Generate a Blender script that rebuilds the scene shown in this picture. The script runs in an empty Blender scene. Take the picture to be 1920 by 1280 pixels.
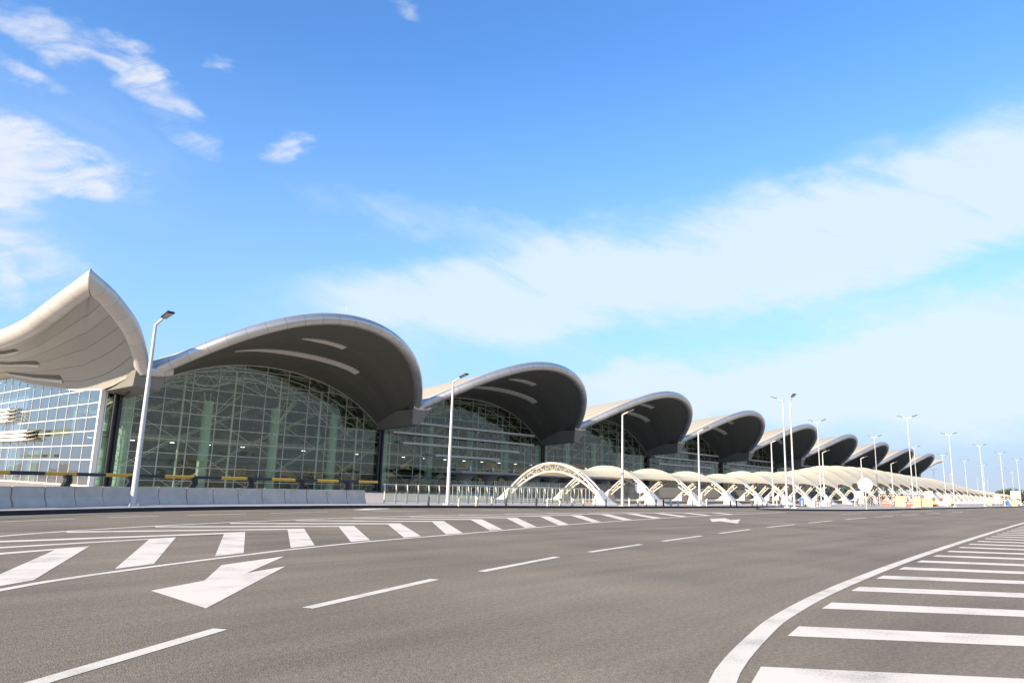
import bpy, bmesh, math, random
from mathutils import Vector, Matrix
random.seed(7)
scene = bpy.context.scene
COL = scene.collection
PI = math.pi

# ------------------------------------------------------------------ camera (world: +X along the terminal front, +Y into it)
FPX, PITCH, ROLL, EYE = 1350.0, math.atan(266 / 1350.0), math.atan(0.031), 1.6
_U = Vector((math.cos(PITCH) * math.sin(ROLL), math.cos(PITCH) * math.cos(ROLL), -math.sin(PITCH)))
_vx = 2140 - 960
_vy = (_vx * _U[0] - FPX * _U[2]) / _U[1]
_X = Vector((_vx, -_vy, -FPX)).normalized()
_Y = _U.cross(_X)
ROT = Matrix((_X, _Y, _U))            # camera coords -> world coords
cam_d = bpy.data.cameras.new('camera')
cam_d.sensor_fit = 'HORIZONTAL'; cam_d.sensor_width = 36.0; cam_d.lens = FPX / 1920 * 36.0
cam_d.clip_start = 0.1; cam_d.clip_end = 20000
cam = bpy.data.objects.new('camera', cam_d); COL.objects.link(cam)
cam.matrix_world = Matrix.Translation((0, 0, EYE)) @ ROT.to_4x4()
scene.camera = cam

def at(x, y, z=0.0):
    d = ROT @ Vector((x - 960, -(y - 640), -FPX))
    return Vector((0, 0, EYE)) + d * ((z - EYE) / d.z)

# ------------------------------------------------------------------ mesh builder
class MB:
    def __init__(s): s.v = []; s.f = []; s.sm = []; s.mi = []; s.uv = {}
    def add(s, vs, fs, smooth=False, mi=0, uvs=None):
        o = len(s.v); s.v += [Vector(v) for v in vs]
        for k, f in enumerate(fs):
            if uvs is not None: s.uv[len(s.f)] = [uvs[i] for i in f]
            s.f.append([i + o for i in f]); s.sm.append(smooth); s.mi.append(mi)
        return s
    def box(s, c, size, mi=0, rz=0.0, taper=1.0):
        cx, cy, cz = c; a, b, h = size[0] / 2, size[1] / 2, size[2] / 2
        ca, sa = math.cos(rz), math.sin(rz); vs = []
        for z, t in ((-h, 1), (h, taper)):
            for x, y in ((-a, -b), (a, -b), (a, b), (-a, b)):
                vs.append((cx + x * t * ca - y * t * sa, cy + x * t * sa + y * t * ca, cz + z))
        return s.add(vs, [(3, 2, 1, 0), (4, 5, 6, 7), (0, 1, 5, 4), (1, 2, 6, 5), (2, 3, 7, 6), (3, 0, 4, 7)], False, mi)
    def hexa(s, lo, hi, mi=0):
        return s.add(list(lo) + list(hi), [(3, 2, 1, 0), (4, 5, 6, 7), (0, 1, 5, 4), (1, 2, 6, 5), (2, 3, 7, 6), (3, 0, 4, 7)], False, mi)
    def bar(s, a, b, w=0.05, d=None, up=(0, 0, 1), mi=0):
        a, b = Vector(a), Vector(b); t = (b - a).normalized(); d = d or w
        u = Vector(up)
        if abs(t.dot(u)) > 0.98: u = Vector((1, 0, 0))
        n = t.cross(u).normalized(); m = n.cross(t)
        vs = []
        for p in (a, b):
            for i, j in ((-1, -1), (1, -1), (1, 1), (-1, 1)): vs.append(p + n * (i * w / 2) + m * (j * d / 2))
        return s.add(vs, [(3, 2, 1, 0), (4, 5, 6, 7), (0, 1, 5, 4), (1, 2, 6, 5), (2, 3, 7, 6), (3, 0, 4, 7)], False, mi)
    def tube(s, path, r, n=8, smooth=True, mi=0, caps=True, radii=None, uv=False):
        P = [Vector(p) for p in path]; L = len(P); vs = []; uvs = []; dist = 0.0; pn = None
        for i, p in enumerate(P):
            t = (P[min(i + 1, L - 1)] - P[max(i - 1, 0)]).normalized()
            if pn is None:
                u = Vector((0, 0, 1)) if abs(t.z) < 0.9 else Vector((1, 0, 0)); pn = (u - t * u.dot(t)).normalized()
            else: pn = (pn - t * pn.dot(t)).normalized()
            m = t.cross(pn); rr = radii[i] if radii else r
            if i: dist += (p - P[i - 1]).length
            for k in range(n):
                a = 2 * PI * k / n; vs.append(p + (pn * math.cos(a) + m * math.sin(a)) * rr); uvs.append((dist, k / n))
        fs = [(i * n + k, i * n + (k + 1) % n, (i + 1) * n + (k + 1) % n, (i + 1) * n + k) for i in range(L - 1) for k in range(n)]
        s.add(vs, fs, smooth, mi, uvs if uv else None)
        if caps:
            s.add([vs[k] for k in range(n)], [tuple(reversed(range(n)))], False, mi, [uvs[k] for k in range(n)] if uv else None)
            s.add([vs[(L - 1) * n + k] for k in range(n)], [tuple(range(n))], False, mi, [uvs[(L - 1) * n + k] for k in range(n)] if uv else None)
        return s
    def grid(s, rows, smooth=True, mi=0, uv=None):
        n = len(rows[0]); vs = [p for r in rows for p in r]
        fs = [(i * n + k, i * n + k + 1, (i + 1) * n + k + 1, (i + 1) * n + k) for i in range(len(rows) - 1) for k in range(n - 1)]
        uvs = [uv(i, k) for i in range(len(rows)) for k in range(n)] if uv else None
        return s.add(vs, fs, smooth, mi, uvs)
    def slab(s, top, h, mi=0):
        n = len(top); lo = [Vector((p[0], p[1], p[2] - h)) for p in top]
        fs = [tuple(range(n))] + [tuple(reversed(range(n, 2 * n)))] + [(i, i + n, (i + 1) % n + n, (i + 1) % n) for i in range(n)]
        return s.add(list(top) + lo, fs, False, mi)
    def poly(s, pts, mi=0): return s.add(pts, [tuple(range(len(pts)))], False, mi)
    def build(s, name, m, parent=None, local=False, offset=None):
        me = bpy.data.meshes.new(name)
        off = Vector((0, 0, 0))
        if parent is not None and not local: off = parent['_base'] if '_base' in parent else Vector((0, 0, 0)); off = Vector(off)
        me.from_pydata([tuple(v - off) for v in s.v], [], s.f)
        ms = m if isinstance(m, (list, tuple)) else [m]
        for q in ms: me.materials.append(q)
        me.polygons.foreach_set('use_smooth', s.sm); me.polygons.foreach_set('material_index', s.mi)
        if s.uv:
            ul = me.uv_layers.new(name='UVMap'); 
            for p in me.polygons:
                if p.index in s.uv:
                    for li, q in zip(p.loop_indices, s.uv[p.index]): ul.data[li].uv = q
        me.update()
        o = bpy.data.objects.new(name, me); COL.objects.link(o)
        if parent is not None: o.parent = parent
        return o

def fix_normals(o):
    bm = bmesh.new(); bm.from_mesh(o.data); bmesh.ops.recalc_face_normals(bm, faces=bm.faces); bm.to_mesh(o.data); bm.free(); return o

def tag(o, label=None, cat=None, group=None, kind=None):
    if label: o['label'] = label
    if cat: o['category'] = cat
    if group: o['group'] = group
    if kind: o['kind'] = kind
    return o

BASES = {}
def thing(name, loc, label, cat, group=None, rz=0.0, sc=1.0):
    o = bpy.data.objects.new(name, None); COL.objects.link(o); o.empty_display_size = 0.3
    o.location = loc; o.rotation_euler = (0, 0, rz); o.scale = (sc, sc, sc)
    return tag(o, label, cat, group)
def wthing(name, loc, label, cat, group=None):          # thing whose parts are given in world coordinates
    o = thing(name, loc, label, cat, group); o['_base'] = tuple(loc); return o
def part(mb, name, m, parent, root=None):               # world-coordinate part of a wthing (root carries the base)
    root = root or parent
    base = Vector(root['_base'])
    mb2 = mb; mb2.v = [v - base for v in mb2.v]
    return mb2.build(name, m, parent, local=True)
def copy_tree(o, parent=None):
    c = o.copy(); COL.objects.link(c)
    if parent is not None: c.parent = parent
    for ch in o.children: copy_tree(ch, c)
    return c

# ------------------------------------------------------------------ materials
def newmat(name):
    m = bpy.data.materials.new(name); m.use_nodes = True
    nt = m.node_tree; b = nt.nodes['Principled BSDF']; return m, nt, b
def N(nt, t, **kw):
    n = nt.nodes.new(t)
    for k, v in kw.items():
        if k.startswith('_'): setattr(n, k[1:], v)
        else: n.inputs[k].default_value = v
    return n
def mat(name, col, rough=0.6, metal=0.0, var=0.12, scale=3.0, bump=0.0, bscale=40.0, detail=5.0, spec=0.5, emit=None, estr=0.0):
    m, nt, b = newmat(name)
    tc = N(nt, 'ShaderNodeTexCoord')
    nz = N(nt, 'ShaderNodeTexNoise', Scale=scale, Detail=detail)
    nt.links.new(tc.outputs['Object'], nz.inputs['Vector'])
    rp = N(nt, 'ShaderNodeValToRGB')
    rp.color_ramp.elements[0].position = 0.3; rp.color_ramp.elements[1].position = 0.7
    rp.color_ramp.elements[0].color = (*[max(0, c * (1 - var)) for c in col], 1)
    rp.color_ramp.elements[1].color = (*[min(1, c * (1 + var)) for c in col], 1)
    nt.links.new(nz.outputs['Fac'], rp.inputs['Fac']); nt.links.new(rp.outputs['Color'], b.inputs['Base Color'])
    b.inputs['Roughness'].default_value = rough; b.inputs['Metallic'].default_value = metal
    b.inputs['Specular IOR Level'].default_value = spec
    if bump:
        n2 = N(nt, 'ShaderNodeTexNoise', Scale=bscale, Detail=4.0); nt.links.new(tc.outputs['Object'], n2.inputs['Vector'])
        bp = N(nt, 'ShaderNodeBump', Strength=bump, Distance=0.02); nt.links.new(n2.outputs['Fac'], bp.inputs['Height'])
        nt.links.new(bp.outputs['Normal'], b.inputs['Normal'])
    if emit:
        b.inputs['Emission Color'].default_value = (*emit, 1); b.inputs['Emission Strength'].default_value = estr
    return m

def asphalt():
    m, nt, b = newmat('asphalt'); L = nt.links.new
    tc = N(nt, 'ShaderNodeTexCoord')
    mp = N(nt, 'ShaderNodeMapping'); mp.inputs['Rotation'].default_value = (0, 0, -0.28); mp.inputs['Scale'].default_value = (0.06, 0.9, 1)
    L(tc.outputs['Object'], mp.inputs['Vector'])
    st = N(nt, 'ShaderNodeTexNoise', Scale=1.0, Detail=5.0, Roughness=0.6); L(mp.outputs['Vector'], st.inputs['Vector'])
    big = N(nt, 'ShaderNodeTexNoise', Scale=0.22, Detail=4.0); L(tc.outputs['Object'], big.inputs['Vector'])
    fine = N(nt, 'ShaderNodeTexNoise', Scale=42.0, Detail=5.0, Roughness=0.9); L(tc.outputs['Object'], fine.inputs['Vector'])
    vor = N(nt, 'ShaderNodeTexVoronoi', Scale=70.0); L(tc.outputs['Object'], vor.inputs['Vector'])
    a1 = N(nt, 'ShaderNodeMath', _operation='ADD'); L(st.outputs['Fac'], a1.inputs[0]); L(big.outputs['Fac'], a1.inputs[1])
    rp = N(nt, 'ShaderNodeValToRGB'); e = rp.color_ramp.elements
    e[0].position = 0.36; e[0].color = (0.176, 0.149, 0.111, 1); e[1].position = 0.64; e[1].color = (0.288, 0.241, 0.177, 1)
    h = N(nt, 'ShaderNodeMath', _operation='MULTIPLY'); h.inputs[1].default_value = 0.5; L(a1.outputs[0], h.inputs[0]); L(h.outputs[0], rp.inputs['Fac'])
    r2 = N(nt, 'ShaderNodeValToRGB'); e = r2.color_ramp.elements
    e[0].position = 0.3; e[0].color = (0.42, 0.42, 0.42, 1); e[1].position = 0.72; e[1].color = (1.62, 1.6, 1.55, 1)
    L(fine.outputs['Fac'], r2.inputs['Fac'])
    mx = N(nt, 'ShaderNodeMix', _data_type='RGBA', _blend_type='MULTIPLY'); mx.inputs[0].default_value = 1.0
    L(rp.outputs['Color'], mx.inputs[6]); L(r2.outputs['Color'], mx.inputs[7])
    mid = N(nt, 'ShaderNodeTexNoise', Scale=15.0, Detail=2.0, Roughness=0.6); L(tc.outputs['Object'], mid.inputs['Vector'])
    r3 = N(nt, 'ShaderNodeValToRGB'); e = r3.color_ramp.elements
    e[0].position = 0.35; e[0].color = (0.86, 0.86, 0.86, 1); e[1].position = 0.65; e[1].color = (1.14, 1.14, 1.13, 1); L(mid.outputs['Fac'], r3.inputs['Fac'])
    mxm = N(nt, 'ShaderNodeMix', _data_type='RGBA', _blend_type='MULTIPLY'); mxm.inputs[0].default_value = 1.0
    L(mx.outputs[2], mxm.inputs[6]); L(r3.outputs['Color'], mxm.inputs[7]); mx = mxm
    # scattered pale grit
    vo2 = N(nt, 'ShaderNodeTexVoronoi', Scale=3.2); L(tc.outputs['Object'], vo2.inputs['Vector'])
    lt = N(nt, 'ShaderNodeMath', _operation='LESS_THAN'); lt.inputs[1].default_value = 0.035; L(vo2.outputs['Distance'], lt.inputs[0])
    sel = N(nt, 'ShaderNodeSeparateColor'); L(vo2.outputs['Color'], sel.inputs[0])
    gt = N(nt, 'ShaderNodeMath', _operation='GREATER_THAN'); gt.inputs[1].default_value = 0.62; L(sel.outputs[0], gt.inputs[0])
    mm = N(nt, 'ShaderNodeMath', _operation='MULTIPLY'); L(lt.outputs[0], mm.inputs[0]); L(gt.outputs[0], mm.inputs[1])
    m2 = N(nt, 'ShaderNodeMath', _operation='MULTIPLY'); m2.inputs[1].default_value = 0.6; L(mm.outputs[0], m2.inputs[0])
    mx2 = N(nt, 'ShaderNodeMix', _data_type='RGBA'); L(m2.outputs[0], mx2.inputs[0]); L(mx.outputs[2], mx2.inputs[6]); mx2.inputs[7].default_value = (0.4, 0.37, 0.33, 1)
    L(mx2.outputs[2], b.inputs['Base Color'])
    b.inputs['Roughness'].default_value = 0.85; b.inputs['Specular IOR Level'].default_value = 0.35
    bp = N(nt, 'ShaderNodeBump', Strength=0.4, Distance=0.010); L(vor.outputs['Distance'], bp.inputs['Height']); L(bp.outputs['Normal'], b.inputs['Normal'])
    return m

def paint(name, col):
    m, nt, b = newmat(name); L = nt.links.new
    tc = N(nt, 'ShaderNodeTexCoord')
    n1 = N(nt, 'ShaderNodeTexNoise', Scale=1.3, Detail=6.0); L(tc.outputs['Object'], n1.inputs['Vector'])
    n2 = N(nt, 'ShaderNodeTexNoise', Scale=38.0, Detail=4.0, Roughness=0.7); L(tc.outputs['Object'], n2.inputs['Vector'])
    a = N(nt, 'ShaderNodeMath', _operation='MULTIPLY_ADD'); a.inputs[1].default_value = 0.55; L(n1.outputs['Fac'], a.inputs[0]); 
    h = N(nt, 'ShaderNodeMath', _operation='MULTIPLY'); h.inputs[1].default_value = 0.45; L(n2.outputs['Fac'], h.inputs[0]); L(h.outputs[0], a.inputs[2])
    rp = N(nt, 'ShaderNodeValToRGB'); e = rp.color_ramp.elements
    e[0].position = 0.33; e[0].color = (*[c * 0.55 for c in col], 1); e[1].position = 0.50; e[1].color = (*col, 1)
    L(a.outputs[0], rp.inputs['Fac']); L(rp.outputs['Color'], b.inputs['Base Color']); b.inputs['Roughness'].default_value = 0.7
    bp = N(nt, 'ShaderNodeBump', Strength=0.3, Distance=0.01); L(n2.outputs['Fac'], bp.inputs['Height']); L(bp.outputs['Normal'], b.inputs['Normal'])
    return m

def panelled(name, col, rough, metal, pitch, line=0.02, axis=0, dark=0.45, var=0.06, bump=0.02, pitch2=0.0, spec=0.5):
    """sheet metal with joints every `pitch` metres along a UV axis"""
    m, nt, b = newmat(name); L = nt.links.new
    uv = N(nt, 'ShaderNodeUVMap'); sp = N(nt, 'ShaderNodeSeparateXYZ'); L(uv.outputs['UV'], sp.inputs[0])
    def joint(out, p):
        d = N(nt, 'ShaderNodeMath', _operation='DIVIDE'); d.inputs[1].default_value = p; L(out, d.inputs[0])
        f = N(nt, 'ShaderNodeMath', _operation='FRACT'); L(d.outputs[0], f.inputs[0])
        l = N(nt, 'ShaderNodeMath', _operation='LESS_THAN'); l.inputs[1].default_value = line / p; L(f.outputs[0], l.inputs[0])
        fl = N(nt, 'ShaderNodeMath', _operation='FLOOR'); L(d.outputs[0], fl.inputs[0])
        return l.outputs[0], fl.outputs[0]
    j, idx = joint(sp.outputs[axis], pitch)
    if pitch2:
        j2, idx2 = joint(sp.outputs[1 - axis], pitch2)
        mxx = N(nt, 'ShaderNodeMath', _operation='MAXIMUM'); L(j, mxx.inputs[0]); L(j2, mxx.inputs[1]); j = mxx.outputs[0]
    wn = N(nt, 'ShaderNodeTexWhiteNoise', _noise_dimensions='1D'); L(idx, wn.inputs['W'])
    tc = N(nt, 'ShaderNodeTexCoord'); nz = N(nt, 'ShaderNodeTexNoise', Scale=0.35, Detail=4.0); L(tc.outputs['Object'], nz.inputs['Vector'])
    ad = N(nt, 'ShaderNodeMath', _operation='ADD'); L(wn.outputs['Value'], ad.inputs[0]); L(nz.outputs['Fac'], ad.inputs[1])
    rp = N(nt, 'ShaderNodeValToRGB'); e = rp.color_ramp.elements
    e[0].position = 0.2; e[0].color = (*[c * (1 - var) for c in col], 1); e[1].position = 1.0; e[1].color = (*[min(1, c * (1 + var)) for c in col], 1)
    hf = N(nt, 'ShaderNodeMath', _operation='MULTIPLY'); hf.inputs[1].default_value = 0.6; L(ad.outputs[0], hf.inputs[0]); L(hf.outputs[0], rp.inputs['Fac'])
    mx = N(nt, 'ShaderNodeMix', _data_type='RGBA'); L(j, mx.inputs[0]); L(rp.outputs['Color'], mx.inputs[6]); mx.inputs[7].default_value = (*[c * dark for c in col], 1)
    L(mx.outputs[2], b.inputs['Base Color']); b.inputs['Roughness'].default_value = rough; b.inputs['Metallic'].default_value = metal
    b.inputs['Specular IOR Level'].default_value = spec
    if bump:
        n3 = N(nt, 'ShaderNodeTexNoise', Scale=1.2, Detail=2.0); L(tc.outputs['Object'], n3.inputs['Vector'])
        bp = N(nt, 'ShaderNodeBump', Strength=bump, Distance=0.3); L(n3.outputs['Fac'], bp.inputs['Height']); L(bp.outputs['Normal'], b.inputs['Normal'])
    return m

def glass(name, tint, ior, wav=0.012, base=0.0, gcol=(0.97, 1.0, 0.90)):
    m = bpy.data.materials.new(name); m.use_nodes = True; nt = m.node_tree; nt.nodes.clear(); L = nt.links.new
    out = N(nt, 'ShaderNodeOutputMaterial')
    tc = N(nt, 'ShaderNodeTexCoord')
    nz = N(nt, 'ShaderNodeTexNoise', Scale=0.9, Detail=1.5); L(tc.outputs['Object'], nz.inputs['Vector'])
    bp = N(nt, 'ShaderNodeBump', Strength=1.0, Distance=wav); L(nz.outputs['Fac'], bp.inputs['Height'])
    tr = N(nt, 'ShaderNodeBsdfTransparent'); tr.inputs['Color'].default_value = (*tint, 1)
    gl = N(nt, 'ShaderNodeBsdfGlossy', Roughness=0.01); gl.inputs['Color'].default_value = (*gcol, 1); 
    sx = N(nt, 'ShaderNodeSeparateXYZ'); L(tc.outputs['Object'], sx.inputs[0]); cb = N(nt, 'ShaderNodeCombineXYZ')   # each pane leans a hair differently
    for k, (pp, o_) in enumerate(((2.783, 0.003), (2.783, 0.003), (1.345, -0.85))):
        aa = N(nt, 'ShaderNodeMath', _operation='ADD'); aa.inputs[1].default_value = o_; L(sx.outputs[k], aa.inputs[0])
        dd = N(nt, 'ShaderNodeMath', _operation='DIVIDE'); dd.inputs[1].default_value = pp; L(aa.outputs[0], dd.inputs[0])
        ff = N(nt, 'ShaderNodeMath', _operation='FLOOR'); L(dd.outputs[0], ff.inputs[0]); L(ff.outputs[0], cb.inputs[k])
    wn = N(nt, 'ShaderNodeTexWhiteNoise', _noise_dimensions='3D'); L(cb.outputs[0], wn.inputs['Vector'])
    su = N(nt, 'ShaderNodeVectorMath', _operation='SUBTRACT'); L(wn.outputs['Color'], su.inputs[0]); su.inputs[1].default_value = (0.5, 0.5, 0.5)
    sc_ = N(nt, 'ShaderNodeVectorMath', _operation='SCALE'); L(su.outputs[0], sc_.inputs[0]); sc_.inputs['Scale'].default_value = 0.03
    ad = N(nt, 'ShaderNodeVectorMath', _operation='ADD'); L(bp.outputs['Normal'], ad.inputs[0]); L(sc_.outputs[0], ad.inputs[1])
    no = N(nt, 'ShaderNodeVectorMath', _operation='NORMALIZE'); L(ad.outputs[0], no.inputs[0]); L(no.outputs[0], gl.inputs['Normal'])
    ge = N(nt, 'ShaderNodeNewGeometry'); dp = N(nt, 'ShaderNodeVectorMath', _operation='DOT_PRODUCT'); L(ge.outputs['Normal'], dp.inputs[0]); L(ge.outputs['Incoming'], dp.inputs[1])
    ab = N(nt, 'ShaderNodeMath', _operation='ABSOLUTE'); L(dp.outputs['Value'], ab.inputs[0])
    iv = N(nt, 'ShaderNodeMath', _operation='SUBTRACT'); iv.inputs[0].default_value = 1.0; L(ab.outputs[0], iv.inputs[1])
    p5 = N(nt, 'ShaderNodeMath', _operation='POWER'); p5.inputs[1].default_value = 5.0; L(iv.outputs[0], p5.inputs[0])
    f0 = ((ior - 1) / (ior + 1)) ** 2
    fr = N(nt, 'ShaderNodeMath', _operation='MULTIPLY_ADD'); fr.inputs[1].default_value = 1 - f0; fr.inputs[2].default_value = f0; L(p5.outputs[0], fr.inputs[0])
    mu = N(nt, 'ShaderNodeMath', _operation='ADD', _use_clamp=True); mu.inputs[1].default_value = base; L(fr.outputs[0], mu.inputs[0])
    mx = N(nt, 'ShaderNodeMixShader'); L(mu.outputs[0], mx.inputs[0]); L(tr.outputs[0], mx.inputs[1]); L(gl.outputs[0], mx.inputs[2])
    L(mx.outputs[0], out.inputs['Surface'])
    return m

def membrane():
    m, nt, b = newmat('tensile_membrane'); L = nt.links.new
    tc = N(nt, 'ShaderNodeTexCoord'); nz = N(nt, 'ShaderNodeTexNoise', Scale=0.5, Detail=4.0); L(tc.outputs['Object'], nz.inputs['Vector'])
    rp = N(nt, 'ShaderNodeValToRGB'); e = rp.color_ramp.elements
    e[0].position = 0.3; e[0].color = (0.85, 0.72, 0.48, 1); e[1].position = 0.75; e[1].color = (0.92, 0.80, 0.56, 1)
    L(nz.outputs['Fac'], rp.inputs['Fac']); L(rp.outputs['Color'], b.inputs['Base Color']); b.inputs['Roughness'].default_value = 0.75
    tl = N(nt, 'ShaderNodeBsdfTranslucent'); tl.inputs['Color'].default_value = (0.72, 0.56, 0.38, 1)
    ms = N(nt, 'ShaderNodeMixShader', Fac=0.14); L(b.outputs[0], ms.inputs[1]); L(tl.outputs[0], ms.inputs[2])
    L(ms.outputs[0], nt.nodes['Material Output'].inputs['Surface'])
    return m

def clutter():  # noise colour imitates trusses and wavy pale reflections behind the glass
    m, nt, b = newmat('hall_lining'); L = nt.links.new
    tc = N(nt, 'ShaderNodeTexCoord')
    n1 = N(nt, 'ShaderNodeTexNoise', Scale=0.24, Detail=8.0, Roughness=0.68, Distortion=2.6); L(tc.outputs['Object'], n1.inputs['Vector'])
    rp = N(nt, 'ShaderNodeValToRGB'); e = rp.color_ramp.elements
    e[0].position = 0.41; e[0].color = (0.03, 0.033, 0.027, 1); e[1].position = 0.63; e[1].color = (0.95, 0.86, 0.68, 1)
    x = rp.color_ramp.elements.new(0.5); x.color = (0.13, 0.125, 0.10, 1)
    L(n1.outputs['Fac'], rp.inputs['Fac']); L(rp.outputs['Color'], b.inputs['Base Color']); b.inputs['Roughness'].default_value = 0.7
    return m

M = {}
M['asphalt'] = asphalt()
M['paint'] = paint('road_paint', (0.82, 0.745, 0.62))
M['paint_y'] = paint('road_paint_cream', (0.79, 0.73, 0.60))
M['ground'] = mat('dusty_ground', (0.30, 0.27, 0.23), 0.95, var=0.2, scale=0.08)
M['pave'] = mat('concrete_paving', (0.46, 0.42, 0.38), 0.9, var=0.10, scale=0.7, bump=0.2)
M['kerb'] = mat('black_kerb_paint', (0.022, 0.024, 0.03), 0.75, var=0.35, scale=2.0)
M['tar'] = mat('road_tar', (0.07, 0.062, 0.055), 0.8, var=0.3, scale=4)
M['concrete'] = mat('barrier_concrete', (0.52, 0.475, 0.42), 0.9, var=0.10, scale=2.2, bump=0.25, bscale=12)
M['white'] = mat('white_steel', (0.50, 0.49, 0.46), 0.45, var=0.08)
M['signw'] = mat('white_sign_sheet', (0.80, 0.79, 0.78), 0.5, var=0.03)
M['whitec'] = mat('white_rendered_concrete', (0.66, 0.63, 0.58), 0.8, var=0.06, scale=3, bump=0.1)
M['lamp'] = mat('galvanised_lamp_steel', (0.54, 0.55, 0.57), 0.45, 0.25, var=0.05)
M['dark'] = mat('dark_metal', (0.02, 0.022, 0.026), 0.5, 0.2, var=0.2)
M['lens'] = mat('lamp_lens', (0.50, 0.44, 0.36), 0.3, var=0.2, scale=14)
M['black'] = mat('black_enamel', (0.02, 0.022, 0.03), 0.5, var=0.15)
M['yellow'] = mat('yellow_enamel', (0.62, 0.36, 0.03), 0.5, var=0.08)
M['rim'] = panelled('silver_rim_panels', (0.52, 0.515, 0.505), 0.36, 0.74, 1.75, line=0.045, axis=0, dark=0.55, var=0.07, bump=0.015)
M['rim_wing'] = panelled('wing_rim_panels', (0.54, 0.52, 0.485), 0.4, 0.3, 1.75, line=0.045, axis=0, dark=0.6, var=0.06, bump=0.015)
M['soffit'] = panelled('shaded_soffit_panels', (0.120, 0.124, 0.108), 0.55, 0.25, 1.2, line=0.03, axis=1, dark=0.6, var=0.10, bump=0.05)  # darker copy of the soffit panels, shade under the petals put into the colour
M['wing'] = panelled('sunlit_wing_panels', (0.37, 0.36, 0.33), 0.5, 0.1, 1.1, line=0.045, axis=1, dark=0.35, var=0.09, bump=0.10)  # paler copy of the same panels, sunlight on the wing put into the colour
M['roof'] = panelled('standing_seam_roof', (0.48, 0.43, 0.335), 0.6, 0.15, 2.6, line=0.4, axis=1, dark=0.70, var=0.05, bump=0.01)
M['bracket'] = mat('bracket_cladding', (0.20, 0.198, 0.185), 0.55, 0.2, var=0.05, scale=0.5)
M['slot'] = mat('light_slot_panel', (0.62, 0.60, 0.56), 0.5, var=0.06)
M['slot_dark'] = mat('slot_shade', (0.10, 0.09, 0.07), 0.7, var=0.2)  # flat dark strip, the shade inside the slot put into the colour
M['glass'] = glass('green_glass', (0.68, 0.78, 0.68), 1.52, 0.014, 0.025)
M['glass_side'] = glass('sky_glass', (0.46, 0.60, 0.60), 1.85, 0.005, 0.32, (1.0, 0.985, 0.97))
M['glass_clear'] = glass('clear_fence_glass', (0.70, 0.82, 0.77), 1.5, 0.004, 0.05)
M['mull'] = mat('aluminium_mullion', (0.46, 0.47, 0.44), 0.45, 0.4, var=0.04)
M['fin'] = mat('pale_grey_fin', (0.62, 0.61, 0.60), 0.5, 0.0, var=0.05)
M['mull_w'] = mat('white_mullion', (0.80, 0.80, 0.78), 0.5, 0.0, var=0.03)
M['teal'] = mat('pale_teal_column', (0.58, 0.76, 0.66), 0.5, var=0.05)
M['brace'] = mat('pale_brace_steel', (0.78, 0.77, 0.68), 0.5, var=0.05)
M['hall'] = clutter()
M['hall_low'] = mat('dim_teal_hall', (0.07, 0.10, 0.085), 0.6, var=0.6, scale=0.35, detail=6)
M['hallfloor'] = mat('hall_floor', (0.30, 0.28, 0.22), 0.35, var=0.2, scale=0.4)
M['slabedge'] = mat('beige_slab_edge', (0.42, 0.38, 0.29), 0.7, var=0.08)
M['light'] = mat('ceiling_lamp_glow', (0.9, 0.9, 0.85), 0.4, emit=(1.0, 0.97, 0.9), estr=2.2)
M['membrane'] = membrane()
M['flare'] = mat('flared_column_render', (0.36, 0.31, 0.28), 0.8, var=0.06, scale=0.8)
M['plywood'] = mat('yellow_ply_hoarding', (0.66, 0.52, 0.28), 0.8, var=0.12, scale=2.0)
M['red'] = mat('faded_red_plastic', (0.36, 0.13, 0.095), 0.6, var=0.15)
M['orange'] = mat('orange_board', (0.72, 0.36, 0.13), 0.7, var=0.1)
M['fence_grey'] = mat('grey_fence_paint', (0.12, 0.125, 0.12), 0.6, var=0.1)
M['blue'] = mat('blue_sheet', (0.03, 0.13, 0.36), 0.6, var=0.15)
M['skin'] = mat('skin', (0.35, 0.22, 0.15), 0.6, var=0.05)
M['shirt'] = mat('pale_shirt', (0.62, 0.58, 0.56), 0.8, var=0.06)
M['trouser'] = mat('grey_trousers', (0.10, 0.09, 0.10), 0.85, var=0.1)
M['hair'] = mat('dark_hair', (0.02, 0.015, 0.012), 0.7)
M['leaf'] = mat('dark_leaf', (0.040, 0.062, 0.030), 0.6, var=0.4, scale=0.8)
M['leaf2'] = mat('grey_green_leaf', (0.065, 0.085, 0.045), 0.6, var=0.35, scale=0.8)
M['bark'] = mat('bark', (0.09, 0.065, 0.045), 0.9, var=0.3, scale=6)

# ------------------------------------------------------------------ sun, sky
SUN_EL = math.radians(19.5); SUN_AZ = math.radians(-84)      # azimuth measured from +Y towards +X: the sun stands over -X
sd = Vector((math.sin(SUN_AZ) * math.cos(SUN_EL), math.cos(SUN_AZ) * math.cos(SUN_EL), math.sin(SUN_EL)))
sl = bpy.data.lights.new('sun', 'SUN'); sl.energy = 5.0; sl.angle = math.radians(0.53); sl.color = (1.0, 0.82, 0.59)
so = bpy.data.objects.new('sun', sl); COL.objects.link(so)
so.rotation_euler = (-sd).to_track_quat('-Z', 'Y').to_euler(); so.location = sd * 200

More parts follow.
